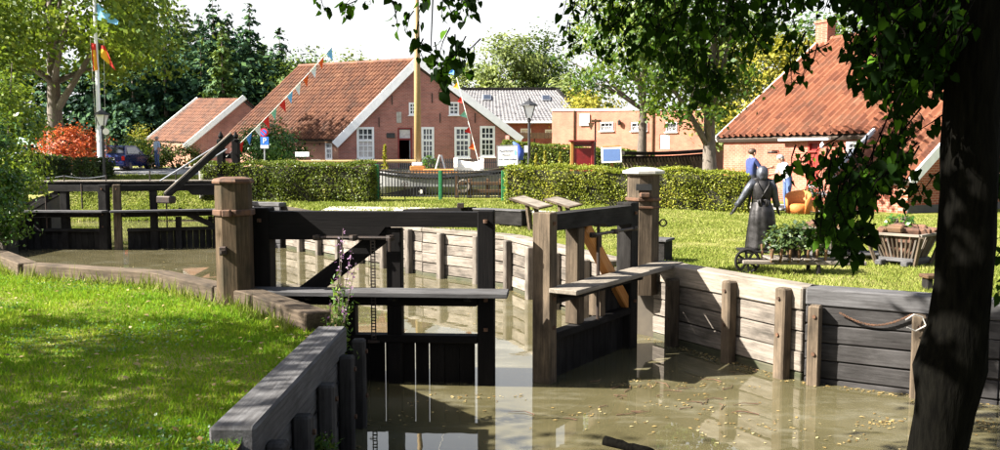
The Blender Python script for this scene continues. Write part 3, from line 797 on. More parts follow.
t = thing('winch_box', 'small dark timber box on the grass behind the capped post', 'box', q)
MB().box(q + Vector((0, 0, .16)), (.24, .4, .32), rz=-.5, ch=.01).build('body', M['tar_grey'], t)
MB().box(q + Vector((0, 0, .345)), (.3, .46, .04), rz=-.5, ch=.008).build('lid', M['grey'], t)

# chain between posts of the shaded wall
a = wallpt(845, WH[0], WH[1]); b_ = wallpt(918, WH[0], WH[1]); n2 = Vector((u2.y, -u2.x, 0))
t = thing('mooring_chain', 'sagging iron chain on the shaded plank wall', 'chain', a)
pts = []
for i in range(41):
    s = i / 40; p = a.lerp(b_, s) + n2 * .11; p.z = -.10 - .13 * math.sin(PI * s) + .05 * s; pts.append(p)
b = MB()
for i in range(40):
    d = (pts[i + 1] - pts[i]); up = (0, 0, 1) if i % 2 else tuple(n2)
    b.bar(pts[i] - d * .25, pts[i + 1] + d * .25, .022, .009, up=up)
b.build('links', M['rust'], t)
p = b_ + n2 * .30; b = MB(); b.tube([p + Vector((-.06, 0, -.08)), p + Vector((.03, 0, -.02)), p + Vector((.12, 0, -.05)), p + Vector((.16, 0, -.14)), p + Vector((.05, 0, -.2)), p + Vector((-.04, 0, -.16))], .008, 6); b.build('rope_end', M['stone'], t)

# long dark beam and shaded curb face on the bank, the lecterns
p = at(396, 213, 22.0); q = at(473, 212, 20.6)
t = thing('old_gate_beam', 'long black timber beam with a pale sawn end lying before the fence', 'timber beam', p)
beam('beam', p + Vector((.25, 0, -.02)), q, .3, .24, M['tar'], t); beam('sawn_end', p + Vector((-.02, 0, -.02)), p + Vector((.248, 0, -.02)), .29, .22, M['white_warm'], t)
MB().box(q + Vector((-.3, -.05, .16)), (.16, .16, .12), ch=.01).build('cleat', M['iron'], t)
p = at(478, 216, 20.2); q = at(527, 219, 18.6)
t = thing('capstan_beam', 'dark grey timber beam on the bank left of the lecterns', 'timber beam', p)
beam('beam', p, q, .3, .30, M['tar_grey'], t); beam('top_board', p + Vector((0, 0, .175)), q + Vector((0, 0, .175)), .34, .04, M['grey'], t)  # dark wood stands in for the shadow side of the far curb
for (pa, pb, D, lab) in (((516, 198), (546, 208), 18.2, 'tilted pale display lectern left of its twin by the hedge'), ((550, 199), (576, 207), 18.9, 'tilted pale display lectern right of its twin by the hedge')):
    a = at(*pa, D + .25); b_ = at(*pb, D - .25); cc = (a + b_) / 2
    t = thing('lectern', lab, 'display board', (cc.x, cc.y, h(cc.x, cc.y)), group='tilted display lecterns')
    u = (b_ - a); v = Vector((.32, .26, .05)); nn_ = u.cross(v).normalized() * .035
    bb = MB(); bb.prism([(0, -.5), (1, -.5), (1, .5), (0, .5)], a, u, v, nn_); bb.build('panel', M['tan'], t)
    bb = MB(); f = .0
    bb.prism([(.06, -.42), (.94, -.42), (.94, .42), (.06, .42)], a + (nn_ * 1.02 if nn_.z > 0 else -nn_ * .02), u, v, Vector((0, 0, .003))); bb.build('sheet', M['cap'], t)
    bb = MB()
    for s in (.25, .75): bb.bar((cc.x, cc.y, h(cc.x, cc.y) - .05) if s < .5 else (cc.x + .25, cc.y + .2, h(cc.x, cc.y) - .05), a.lerp(b_, .5) + v * (s - .5) - Vector((0, 0, .02)), .07, .07)
    bb.build('stand', M['tan'], t)

# ------------------------------------------------------------------ footbridge and drawbar over the far gate
t = thing('footbridge', 'pale plank footbridge with chain rails behind the far gate', 'footbridge', (-11, 24.8, .9))
a = at(16, 183, 24.6); b_ = at(222, 183, 25.6); a.z = b_.z = .93; u = (b_ - a).normalized(); n_ = Vector((-u.y, u.x, 0))
for s in (.05, .95): beam('bearer', a + n_ * s - Vector((0, 0, .1)), b_ + n_ * s - Vector((0, 0, .1)), .12, .14, M['tar_grey'], t)
L = (b_ - a).length; k = int(L / .2)
for i in range(k): beam('deck_plank', a + u * ((i + .5) * L / k) + n_ * -.05, a + u * ((i + .5) * L / k) + n_ * 1.05, L / k - .012, .045, M['cap'], t, ch=.005)
rp = []
for px in (18, 64, 106, 150, 176):
    p = wallpt(px, a, b_) + n_ * .05; p.z = .95; rp.append(p)
    MB().tube([p, p + Vector((0, 0, .17 if px < 140 else .3))], .02, 6).build('rail_post', M['iron'], t)
for p, q, hh in ((rp[0], rp[1], .15), (rp[1], rp[2], .15), (rp[3], rp[4], .28)):
    MB().tube([p.lerp(q, i / 8) + Vector((0, 0, hh - .07 * math.sin(PI * i / 8))) for i in range(9)], .012, 5).build('rail_chain', M['grey_metal'], t)
t = thing('drawbar', 'heavy slanting dark drawbar leaning over the far right gate', 'drawbar', at(234, 134, 26))
p = at(232, 136, 25.4); q = at(166, 196, 23.4)
beam('bar', p, q, .14, .17, M['tar_grey'], t); beam('edge_strip', p + Vector((0, -.08, .10)), q + Vector((0, -.08, .10)), .05, .035, M['cap'], t)
b = MB(); b.box(q + Vector((0, 0, -.1)), (.5, .26, .2), rz=-.4, ch=.03); b.build('shoe', M['iron'], t)
t = thing('portal_frame', 'dark twin posts with pointed finials beside the drawbar', 'gantry', (-8.3, 26, .25))
for px in (221, 236):
    p = at(px, 150, 26.2); g = h(p.x, p.y)
    beam('post', Vector((p.x, p.y, g - .2)), Vector((p.x, p.y, 2.14)), .2, .22, M['tar'], t)
    MB().lathe([(.13, 2.143), (.13, 2.18), (.05, 2.21), (.09, 2.28), (.04, 2.38), (.0, 2.46)], 8, (p.x, p.y, 0)).build('finial', M['tar'], t)
p = at(219, 156, 26.2); q = at(238, 156, 26.2); beam('crossbar', p, q, .14, .16, M['tar'], t)
for (p0, p1, lab) in (((160, 181), (221, 143), 'upper thin iron stay rising to the dark portal'), ((175, 182), (227, 149), 'lower thin iron stay rising to the dark portal')):
    t = tag(MB().tube([at(*p0, 25.0), at(*p1, 26.0)], .022, 6).build('iron_stay', M['grey_metal']), lab, 'stay', 'iron stays of the portal')
q = Gh(212, 185); q.y = 27.0; q.x = X(206, 27)
t = thing('winch_stand', 'grey stone block under a pale slab beside the dark portal', 'stone block', (q.x, q.y, h(q.x, q.y)))
g = h(q.x, q.y); MB().box((q.x, q.y, g + .5), (.36, .36, 1.0), ch=.02).build('block', M['stone'], t); MB().box((q.x, q.y, g + 1.06), (.62, .5, .11), ch=.02).build('slab', M['stone'], t)

# log and debris on the water
p = G(604, 441, WZ + .03); q = G(652, 453, WZ + .02)
lg = MB(); n = 9; lg.tube([p.lerp(q, i / (n - 1)) + Vector((0, random.uniform(-.01, .01), random.uniform(-.006, .006))) for i in range(n)], [.045, .05, .042, .046, .04, .044, .04, .042, .038], 9)
tag(lg.build('floating_log', M['bark_dark'], smooth=True), 'short black log floating in the foreground water', 'log')
pts = []
for (px, py, rx, ry, n) in ((705, 383, 60, 9, 60), (640, 385, 30, 5, 40), (690, 405, 60, 14, 80), (480, 397, 60, 4, 50), (590, 412, 40, 10, 30), (760, 425, 40, 16, 40), (880, 422, 30, 5, 90), (985, 425, 14, 8, 60), (840, 440, 40, 6, 30), (420, 410, 60, 25, 40), (120, 268, 100, 5, 50), (430, 300, 90, 18, 60), (700, 430, 160, 20, 90)):
    for _ in range(int(n * .55)):
        x = px + random.gauss(0, rx * .5); y = py + random.gauss(0, ry * .5)
        if y > 250: p = G(x, y, WZ + .006); pts.append(tuple(p))
for wl, nrm_, cnt in ((WG, Vector((u1.y, -u1.x, 0)), 150), (WH[:2], Vector((u2.y, -u2.x, 0)), 110), (NEARW, Vector((uL.y, -uL.x, 0)), 60), ([Vector((p.x, p.y, 0)) for p in CH[1:4:2]], Vector((-.86, -.5, 0)), 60)):
    for _ in range(cnt):
        p = wl[0].lerp(wl[1], random.random()) + nrm_ * (.08 + abs(random.gauss(0, .10))); pts.append((p.x, p.y, WZ + .006))
pts = np.array([p for p in pts if inside(p[0], p[1], canal)])
fl = leaf_mesh('floating_leaves', pts, .04, LEAF['floating'], up=6.0); tag(link('floating_leaves', fl), 'dry yellow leaves floating on the canal', None, None, 'stuff')
tw = MB()
for _ in range(30):
    x = random.gauss(690, 60); y = random.gauss(398, 15)
    p = G(x, min(max(y, 372), 440), WZ + .008); a = random.uniform(0, PI); l = random.uniform(.06, .3)
    m_ = p + Vector((math.cos(a), math.sin(a), 0)) * l * .5 + Vector((random.uniform(-.03, .03), random.uniform(-.03, .03), .006))
    q = p + Vector((math.cos(a + .3), math.sin(a + .3), 0)) * l
    if inside(p.x, p.y, canal) and inside(q.x, q.y, canal): tw.tube([p, m_, q], [.005, .004, .002], 5)
tag(tw.build('floating_twigs', M['peat']), 'dark twigs drifting on the water by the right gate', None, None, 'stuff')
# ------------------------------------------------------------------ buildings
def wall_panel(name, M0, outline, holes, thick, mat, parent):
    """a wall in its own frame (X along it, Z up, Y into the building) with true openings"""
    vs = []; es = []; loops = [outline] + [[(a, b), (c, b), (c, d), (a, d)] for (a, b, c, d) in holes]
    for lp in loops:
        s = len(vs); vs += [Vector(p) for p in lp]; es += [(s + i, s + (i + 1) % len(lp)) for i in range(len(lp))]
    V, E, F, *_ = delaunay_2d_cdt(vs, es, [], 0, 1e-6); n = len(V)
    co = [(v.x, 0, v.y) for v in V] + [(v.x, thick, v.y) for v in V]; fs = []
    for f in F:
        c = sum((V[i] for i in f), Vector((0, 0))) / 3
        if not inside(c.x, c.y, outline) or any(a < c.x < cc and b < c.y < d for (a, b, cc, d) in holes): continue
        fs.append(tuple(f)); fs.append(tuple(i + n for i in f)[::-1])
    cnt = {}
    for f in fs[::2]:
        for i in range(3):
            e = (f[i], f[(i + 1) % 3]); cnt[e] = 1
    for (a, b) in list(cnt):
        if (b, a) not in cnt: fs.append((b, a, a + n, b + n))
    me = bpy.data.meshes.new(name); me.from_pydata(co, [], fs); me.materials.append(mat)
    return link(name, me, parent, M0)
def wframe(o, u):
    u = Vector((u.x, u.y, 0)).normalized(); return Matrix.Translation(Vector((o.x, o.y, 0))) @ Matrix.Rotation(math.atan2(u.y, u.x), 4, 'Z')
def uz(M0, px, py):
    o = M0.translation; u = M0.to_3x3() @ Vector((1, 0, 0)); p = on_wall(px, py, o, u); return ((p - o).dot(u), p.z)
def pxrect(M0, x0, y0, x1, y1):
    a = uz(M0, x0, y1); b = uz(M0, x1, y0); return (a[0], a[1], b[0], b[1])
def window(M0, r, cols, rows, parent, mat, split=None, depth=.07, bar=.03, fr=.07, curtain=0.0, sill=True):
    a, b, c, d = r; B = MB()
    def bx(x0, z0, x1, z1, y0, y1): B.box(((x0 + x1) / 2, (y0 + y1) / 2, (z0 + z1) / 2), (x1 - x0, y1 - y0, z1 - z0))
    y0, y1 = depth - .085, depth + .03
    bx(a, b, a + fr, d, y0, y1); bx(c - fr, b, c, d, y0, y1); bx(a + fr, d - fr, c - fr, d, y0, y1); bx(a + fr, b, c - fr, b + fr, y0, y1)
    for i in range(1, cols):
        x = a + fr + (c - a - 2 * fr) * i / cols; bx(x - bar / 2, b + fr, x + bar / 2, d - fr, y0 + .035, y1)
    for j in range(1, rows):
        z = b + fr + (d - b - 2 * fr) * j / rows; w = fr if split == j else bar
        bx(a + fr, z - w / 2, c - fr, z + w / 2, y0 + (.02 if split == j else .038), y1 + .002)
    o = link('window', B.mesh('window', mat), parent, M0)
    P = MB(); P.box(((a + c) / 2, depth + .015, (b + d) / 2), (c - a - fr, .01, d - b - fr)); link('pane', P.mesh('pane', M['glass']), o, M0)
    if curtain:
        P = MB(); P.box(((a + c) / 2, depth - .001, b + fr + (d - b) * curtain * .5), (c - a - fr * 2.2, .004, (d - b) * curtain)); link('curtain', P.mesh('curtain', M['curtain']), o, M0)
    if sill:
        P = MB(); P.box(((a + c) / 2, -.045, b - .035), (c - a + .12, .11, .06), ch=.01); link('sill', P.mesh('sill', mat), o, M0)
    return o
def pantiles(name, eL, eR, rR, rL, tw, th, mat, parent, hgt=.055, flat=False, rng=RNG, step=.035):
    """every tile a separate curved, overlapping piece; joined because there are thousands too small to pick apart"""
    eL, eR, rR, rL = (np.array(p, float) for p in (eL, eR, rR, rL))
    nc = max(1, int(np.linalg.norm(eR - eL) / tw)); nr = max(1, int(np.linalg.norm(rL - eL) / th))
    nrm = np.cross(eR - eL, rL - eL); nrm /= np.linalg.norm(nrm)
    if nrm[2] < 0: nrm = -nrm
    prof = [(0, -.05), (.14, .7), (.3, 1.0), (.46, .75), (.6, .0), (.82, -.15), (1.04, -.05)] if not flat else [(0.01, .1), (.5, .12), (.99, .1)]
    k = len(prof); i, j = np.meshgrid(np.arange(nc), np.arange(nr), indexing='ij'); i = i.ravel(); j = j.ravel(); n = len(i)
    v = np.zeros((n, 2, k, 3))
    jz = rng.normal(size=n) * .006; js = rng.normal(size=n) * .0012
    for e in (0, 1):
        t = (j + (-.06 if e == 0 else 1.05)) / nr
        t = np.clip(t + js, -.03, 1.01)
        for q, (f, hh) in enumerate(prof):
            s = (i + f) / nc; p = (1 - t)[:, None] * ((1 - s)[:, None] * eL + s[:, None] * eR) + t[:, None] * ((1 - s)[:, None] * rL + s[:, None] * rR)
            v[:, e, q] = p + nrm * (hh * hgt + (step if e == 0 else .010) + jz)[:, None]
    base = (np.arange(n) * 2 * k)[:, None, None]; q = np.arange(k - 1)
    fc = np.stack([q, q + 1, k + q + 1, k + q], 1)[None] + base
    c0 = wm(parent); I = np.array(c0.inverted()); co = v.reshape(-1, 3); co = co @ I[:3, :3].T + I[:3, 3]
    o = link(name, np_mesh(name, co, 4, fc.ravel(), mat, True), parent); o['kind'] = 'stuff'
    return o
def roof_slab(name, pts, t, mat, parent):
    p = [Vector(q) for q in pts]; n = (p[1] - p[0]).cross(p[-1] - p[0]).normalized(); n = -n if n.z > 0 else n
    b = MB(); b.hexa(p + [q + n * t for q in p]) if len(p) == 4 else b.add(p + [q + n * t for q in p], [(0, 1, 2), (3, 4, 5), (0, 1, 4, 3), (1, 2, 5, 4), (2, 0, 3, 5)], 0, True)
    return b.build(name, mat, parent)
M['batten'] = plain('dark_roof_boards', (.05, .035, .025), None, 8, .9)

# --- brick house with the white-edged gable
A_u = Vector((math.cos(math.radians(8)), math.sin(math.radians(8)), 0))
A_o = at(338, 168, 49.0)
GL, PK, GR = (on_wall(x, y, A_o, A_u) for x, y in ((338, 137), (414, 63), (512, 135)))
A_d = at(298, 69, 55.5) - PK
t = thing('brick_house', 'old brick house with a white-edged gable and long red tile roof', 'house', (A_o.x, A_o.y, .9))
HA = t; MA = wframe(A_o, A_u)
def la(p): return ((p - MA.translation).dot(A_u), p.z)
wins = [pxrect(MA, *r) for r in ((357, 127, 374, 159), (421.5, 127, 434, 159), (454.5, 127, 470, 158), (480, 126, 495, 157))]
attic = [pxrect(MA, *r) for r in ((409, 102.5, 416.5, 115), (449, 102, 459, 115))]
door = pxrect(MA, 398, 127.5, 412, 172); door = (door[0], .95, door[2], door[3])
wall_panel('wall', MA, [(la(GL)[0], .4), (la(GR)[0], .4), la(GR), la(PK), la(GL)], wins + attic + [door], .3, M['brick_a'], t)
for i, r in enumerate(wins): window(MA, r, 3, 5, t, M['white'], split=3, curtain=(.5, 0, .0, .0)[i], fr=.13, bar=.05)
for r in attic: window(MA, r, 2, 3, t, M['white'], fr=.09, bar=.045)
a, b_, c, d = door
B = MB()
for (x0, x1) in ((a, a + .09), (c - .09, c)): B.box(((x0 + x1) / 2, .05, (b_ + d) / 2), (.09, .14, d - b_))
B.box(((a + c) / 2, .05, d - .05), (c - a - .184, .14, .09)); B.box(((a + c) / 2, .05, d - .68), (c - a - .184, .14, .09))
fr = link('door', B.mesh('door', M['red_paint']), t, MA)
B = MB(); B.box(((a + c) / 2, .08, d - .37), (c - a - .2, .02, .5)); link('transom_pane', B.mesh('transom_pane', M['curtain']), fr, MA)
B = MB(); B.box((c - .12, .55, (b_ + d - .7) / 2), (.05, .9, d - .75 - b_)); link('door_leaf', B.mesh('door_leaf', M['grey_metal']), fr, MA)
r = pxrect(MA, 386.5, 133, 395, 138); B = MB(); B.box(((r[0] + r[2]) / 2, -.02, (r[1] + r[3]) / 2), (r[2] - r[0], .05, r[3] - r[1]), ch=.01); link('plaque', B.mesh('plaque', M['black']), t, MA)
r = pxrect(MA, 396.5, 112, 401.5, 123); B = MB(); B.box(((r[0] + r[2]) / 2, -.02, (r[1] + r[3]) / 2), (r[2] - r[0], .05, r[3] - r[1]), ch=.01); link('stone_tablet', B.mesh('stone_tablet', M['stone']), t, MA)
for (x, y) in ((379, 122), (392, 100), (432, 98), (440, 118), (475, 118), (500, 124)):
    u_, z_ = uz(MA, x, y); B = MB(); B.box((u_, -.03, z_), (.05, .05, .55)); link('wall_anchor', B.mesh('wall_anchor', M['iron']), t, MA)
M2 = wframe(GL + A_d, -A_d); L2 = Vector((A_d.x, A_d.y, 0)).length
sw = pxrect(M2, 325.5, 137, 332, 160)
wall_panel('wall', M2, [(0, .4), (L2, .4), (L2, GL.z), (0, GL.z + A_d.z)], [sw], .3, M['brick_side'], t); window(M2, sw, 2, 4, t, M['white'], split=2, fr=.12, bar=.05)
for x in (305, 320):
    u_, z_ = uz(M2, x, 140); B = MB(); B.box((u_, -.03, z_), (.05, .05, .6)); link('wall_anchor', B.mesh('wall_anchor', M['iron']), t, M2)
M3 = wframe(GR, A_d); wall_panel('wall', M3, [(0, .4), (L2, .4), (L2, GR.z + A_d.z), (0, GR.z)], [], .3, M['brick_a'], t)
M4 = wframe(GR + A_d, -A_u); lg_ = (GR - GL).length
wall_panel('wall', M4, [(0, .4), (lg_, .4), (lg_, GL.z + A_d.z), ((GR - PK).dot(A_u), PK.z + A_d.z), (0, GR.z + A_d.z)], [], .3, M['brick_a'], t)
up = Vector((0, 0, .10)); fo = -A_d.normalized() * .25; sl = (GL - PK).normalized() * .35; sr = (GR - PK).normalized() * .3
roof_slab('roof', [GL + sl + fo + up * .2, PK + fo + up * .2, PK + A_d + up * .2, GL + sl + A_d + up * .2], .12, M['batten'], t)
pantiles('roof_tiles', GL + A_d + sl + up, GL + sl + fo + up, PK + fo + up, PK + A_d + up, .30, .36, M['tiles_a'], t, .10)
roof_slab('roof', [GR + sr + fo + up * .2, PK + fo + up * .2, PK + A_d + up * .2, GR + sr + A_d + up * .2], .12, M['batten'], t)
pantiles('roof_tiles', GR + sr + fo + up, GR + sr + A_d + up, PK + A_d + up, PK + fo + up, .27, .36, M['tiles_a'], t, .07)
B = MB(); n_ = 30
for i in range(n_):
    p = PK + fo + A_d * (i / n_) * 1.01 + Vector((0, 0, .16)); q = PK + fo + A_d * ((i + 1.08) / n_) * 1.01 + Vector((0, 0, .17)); B.tube([p, q], [.13, .145], 8)
tag(B.build('ridge_tiles', M['tiles_a'], t), kind='stuff')
fo2 = fo * 1.25
beam('verge_board', GL + sl * 1.6 + fo2 - Vector((0, 0, .06)), PK + fo2 + Vector((-.02, 0, .10)), .10, .46, M['white'], t, ch=.01)
beam('verge_board', GR + sr * 1.3 + fo2 - Vector((0, 0, .06)), PK + fo2 + Vector((.02, 0, .10)), .10, .42, M['white'], t, ch=.01)
beam('gutter', GL + sl * 1.1 + fo + Vector((0, 0, -.05)), GL + sl * 1.1 + A_d + Vector((0, 0, -.05)), .12, .1, M['brown'], t)

# --- annexe behind it to the left
LR, UR, UL = at(190, 144, 58.0), at(244, 100, 58.6), at(199, 100, 61.6); LLp = LR + (UL - UR)
t = thing('brick_house', 'low barn with red tiles and white verges behind the brick house', 'house', (LR.x, LR.y, .9))
dd = UL - UR; ue = (UR - LR); ue = Vector((ue.x, ue.y, 0)); back = UR + ue.normalized() * ue.length; back.z = LR.z
Mx = wframe(LLp, LR - LLp); Lx = (LR - LLp).length
wall_panel('wall', Mx, [(0, .4), (Lx, .4), (Lx, LR.z), (0, LLp.z)], [], .3, M['brick_side'], t)
Mx = wframe(LR, ue); wall_panel('wall', Mx, [(0, .4), (2 * ue.length, .4), (2 * ue.length, LR.z), (ue.length, UR.z), (0, LR.z)], [], .3, M['brick_a'], t)
Mx = wframe(back + dd, -ue); wall_panel('wall', Mx, [(0, .4), (2 * ue.length, .4), (2 * ue.length, LR.z), (ue.length, UR.z), (0, LR.z)], [], .3, M['brick_a'], t)
Mx = wframe(back, dd); wall_panel('wall', Mx, [(0, .4), (Lx, .4), (Lx, LR.z), (0, LR.z)], [], .3, M['brick_a'], t)
for (e0, e1) in ((LLp, LR), (back, back + dd)):
    r0, r1 = (UL, UR) if e0 == LLp else (UR, UL)
    roof_slab('roof', [e0 + up * .2, e1 + up * .2, r1 + up * .2, r0 + up * .2], .12, M['batten'], t)
    pantiles('roof_tiles', e0 + up, e1 + up, r1 + up, r0 + up, .27, .36, M['tiles_a'], t, .06)
o1 = -dd.normalized() * .12; beam('verge_board', LR + o1 - ue.normalized() * .4 - Vector((0, 0, .2)), UR + o1 + Vector((0, 0, .2)), .42, .35, M['white'], t)
o1 = dd.normalized() * .12; beam('verge_board', LLp + o1 - ue.normalized() * .3 - Vector((0, 0, .1)), UL + o1 + Vector((0, 0, .15)), .12, .2, M['white'], t)

# --- low cottage on the right with a catslide roof
c_ = Vector((math.sin(math.radians(60)), math.cos(math.radians(60)), 0)); e_ = Vector((c_.y, -c_.x, 0))
E0 = at(724, 137, 34.0); RUN = 5.63; RISE = at(820, 45, E0.y + RUN * c_.y).z - E0.z; PITCHB = RISE / RUN; LB = 9.45; LA0 = 7.03; CAT = 2.0
t = thing('brick_house', 'low orange brick cottage with bright pantiles and a red door', 'house', (E0.x, E0.y, 0))
MBw = wframe(E0, e_); HB = t
wn = pxrect(MBw, 846, 141, 863, 159); dr = pxrect(MBw, 806, 141, 820, 200); dr = (dr[0], .02, dr[2], dr[3])
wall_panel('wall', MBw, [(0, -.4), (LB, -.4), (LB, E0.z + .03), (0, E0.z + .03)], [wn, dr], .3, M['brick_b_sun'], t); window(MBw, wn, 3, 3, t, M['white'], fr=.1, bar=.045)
a, b_, c, d = dr; B = MB()
for (x0, x1) in ((a, a + .08), (c - .08, c)): B.box(((x0 + x1) / 2, .06, (b_ + d) / 2), (.08, .12, d - b_))
B.box(((a + c) / 2, .06, d - .04), (c - a - .164, .12, .08)); B.box(((a + c) / 2, .06, d - .36), (c - a - .164, .12, .07)); fr = link('door', B.mesh('door', M['door_red']), t, MBw)
k = 4; w = (c - a - .17) / k
for i in range(k):
    B = MB(); B.box((a + .085 + w * (i + .5), .1, (b_ + d - .4) / 2), (w - .008, .04, d - .4 - b_), ch=.006); link('door_board', B.mesh('door_board', M['door_red']), fr, MBw)
B = MB(); B.box(((a + c) / 2, .1, d - .2), (c - a - .17, .03, .24)); link('transom_panel', B.mesh('transom_panel', M['red_paint']), fr, MBw)
B = MB(); B.box((c - .16, .06, 1.02), (.03, .05, .16), ch=.006); link('handle', B.mesh('handle', M['iron']), fr, MBw)
end = lambda Lx: E0 + e_ * Lx
prof = [(0, -.4), (2 * RUN + CAT, -.4), (2 * RUN + CAT, E0.z), (RUN + CAT, E0.z + RISE), (0, E0.z - CAT * PITCHB)]
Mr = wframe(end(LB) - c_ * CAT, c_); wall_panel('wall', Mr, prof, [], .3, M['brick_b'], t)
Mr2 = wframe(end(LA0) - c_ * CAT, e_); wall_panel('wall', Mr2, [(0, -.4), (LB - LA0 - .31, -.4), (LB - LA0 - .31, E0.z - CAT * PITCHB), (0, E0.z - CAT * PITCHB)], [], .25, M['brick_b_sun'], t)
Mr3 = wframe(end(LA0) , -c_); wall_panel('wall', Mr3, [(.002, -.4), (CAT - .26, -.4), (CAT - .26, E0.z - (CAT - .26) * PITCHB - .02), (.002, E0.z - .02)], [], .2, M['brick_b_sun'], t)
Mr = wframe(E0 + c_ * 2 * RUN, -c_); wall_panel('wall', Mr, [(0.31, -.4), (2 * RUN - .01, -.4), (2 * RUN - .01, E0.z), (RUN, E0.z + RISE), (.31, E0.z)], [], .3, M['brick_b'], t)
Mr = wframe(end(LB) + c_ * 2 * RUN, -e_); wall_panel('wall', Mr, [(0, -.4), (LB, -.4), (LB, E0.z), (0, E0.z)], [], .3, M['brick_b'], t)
pl = MB(); p0 = end(LB) + e_ * .02 - c_ * CAT; p0.z = 0
pl.bar(p0 + Vector((0, 0, .06)) - c_ * .02, p0 + c_ * (2 * RUN + CAT) + Vector((0, 0, .06)), .05, .34); pl.build('plinth', M['black'], t)
sB = (Vector((-c_.x, -c_.y, -PITCHB))).normalized(); ov = sB * .22; up = Vector((0, 0, .12)); ge = e_ * .18
rid0 = E0 + c_ * RUN + Vector((0, 0, RISE)); rid1 = rid0 + e_ * LB
roof_slab('roof', [E0 + ov - ge + up * .1, end(LB) + ov + ge + up * .1, rid1 + ge + up * .1, rid0 - ge + up * .1], .12, M['batten'], t)
pantiles('roof_tiles', E0 + ov - ge + up, end(LA0) + ov + up, rid0 + e_ * LA0 + up, rid0 - ge + up, .30, .34, M['tiles_b'], t, .12, step=.02)
cs = Vector((-c_.x * CAT, -c_.y * CAT, -CAT * PITCHB))
roof_slab('roof', [end(LA0) + cs + ov - e_ * .1 + up * .1, end(LB) + cs + ov + ge + up * .1, end(LB) + ge + up * .1 + ov * 1.2, end(LA0) - e_ * .1 + up * .1 + ov * 1.2], .12, M['batten'], t)
pantiles('roof_tiles', end(LA0) + cs + ov + up, end(LB) + cs + ov + ge + up, rid1 + ge + up, rid0 + e_ * LA0 + up, .30, .34, M['tiles_b'], t, .12, step=.02)
bk = E0 + c_ * 2 * RUN
roof_slab('roof', [bk + e_ * LB + ge + up * .1, bk - ge + up * .1, rid0 - ge + up * .1, rid1 + ge + up * .1], .12, M['batten'], t)
pantiles('roof_tiles', bk + e_ * LB + ge + up, bk - ge + up, rid0 - ge + up, rid1 + ge + up, .245, .34, M['tiles_b'], t, .075)
B = MB(); n_ = 26
for i in range(n_): B.tube([rid0 - ge + e_ * (LB + .36) * (i / n_) + up * 1.5, rid0 - ge + e_ * (LB + .36) * ((i + 1.08) / n_) + up * 1.6], [.13, .145], 8)
tag(B.build('ridge_tiles', M['tiles_b'], t), kind='stuff')
beam('verge_board', E0 + ov * 1.2 - ge * 1.25 + Vector((0, 0, .05)), rid0 - ge * 1.25 + Vector((0, 0, .1)), .07, .24, M['white'], t)
beam('verge_board', end(LA0) + cs + ov * 1.2 - e_ * .16 + Vector((0, 0, .05)), end(LA0) - e_ * .16 + ov * .4 + Vector((0, 0, .10)), .10, .26, M['white'], t)
beam('verge_board', end(LB) + cs + ov * 1.2 + ge * 1.3 + Vector((0, 0, .05)), rid1 + ge * 1.3 + Vector((0, 0, .1)), .07, .32, M['white'], t)
g0, g1 = wallpt(782, E0, end(LB)), wallpt(833, E0, end(LB)); beam('gutter', g0 + ov * 1.35 + Vector((0, 0, -.0)), g1 + ov * 1.35 + Vector((0, 0, -.0)), .1, .08, M['white'], t)
ck = rid0 + e_ * .12; B = MB(); B.box(ck + Vector((0, 0, .25)), (.6, .5, 1.3), rz=math.atan2(e_.y, e_.x)); B.box(ck + Vector((0, 0, .95)), (.7, .6, .1), rz=math.atan2(e_.y, e_.x)); B.build('chimney', M['brick_b_sun'], t)
r = uz(MBw, 826, 146); B = MB(); B.lathe([(.0, -.10), (.05, -.08), (.075, .05), (.02, .12), (.0, .16)], 8, (r[0], -.2, r[1])); B.box((r[0], -.1, r[1] + .2), (.03, .2, .03)); link('wall_lamp', B.mesh('wall_lamp', M['white']), t, MBw)
r = uz(MBw, 778.5, 151); B = MB(); B.lathe([(.0, 0), (.17, -.01), (.2, -.05), (.18, -.09), (.0, -.05)], 12, (r[0], -.3, r[1])); B.box((r[0], -.17, r[1] + .01), (.03, .34, .03)); link('round_wall_lamp', B.mesh('round_wall_lamp', M['iron']), t, MBw)

# --- grey roofed building, salmon flat building, far gable
t = thing('brick_house', 'low building under a wide pale grey tiled roof', 'building', (2, 66, 1))
eL, eR, rR, rL = at(440, 122, 66), at(586, 122, 66), at(557, 90, 71), at(455, 90, 71); bl, br = eL + Vector((0, 10, 0)), eR + Vector((0, 10, 0))
Mg = wframe(eL + Vector((.3, .4, 0)), Vector((1, 0, 0))); Lg = (eR - eL).length - .6
ws = [pxrect(Mg, 520.5, 128.5, 531, 136), pxrect(Mg, 545, 129.5, 553, 137)]
wall_panel('wall', Mg, [(0, .3), (Lg, .3), (Lg, eL.z), (0, eL.z)], ws, .3, M['brick_far'], t)
for r in ws: window(Mg, r, 2, 1, t, M['white'], fr=.1, curtain=.8)
wall_panel('wall', wframe(eR + Vector((-.3, .4, 0)), Vector((0, 1, 0))), [(0, .3), (9, .3), (9, eL.z), (0, eL.z)], [], .3, M['brick_far'], t)
for q in ((eL, eR, rR, rL), (br, bl, rL, rR)):
    roof_slab('roof', q, .12, M['batten'], t); pantiles('roof_tiles', *q, .30, .36, M['tiles_g'], t, .035)
roof_slab('roof', (eR, br, rR), .12, M['batten'], t); pantiles('roof_tiles', eR, br, rR, rR + Vector((-.02, .02, 0)), .3, .36, M['tiles_g'], t, .06)
beam('ridge_cap', rL + Vector((0, 0, .12)), rR + Vector((0, 0, .12)), .3, .16, M['tar_grey'], t); beam('hip_cap', rR + Vector((0, 0, .1)), eR + Vector((0, 0, .1)), .26, .14, M['tar_grey'], t)
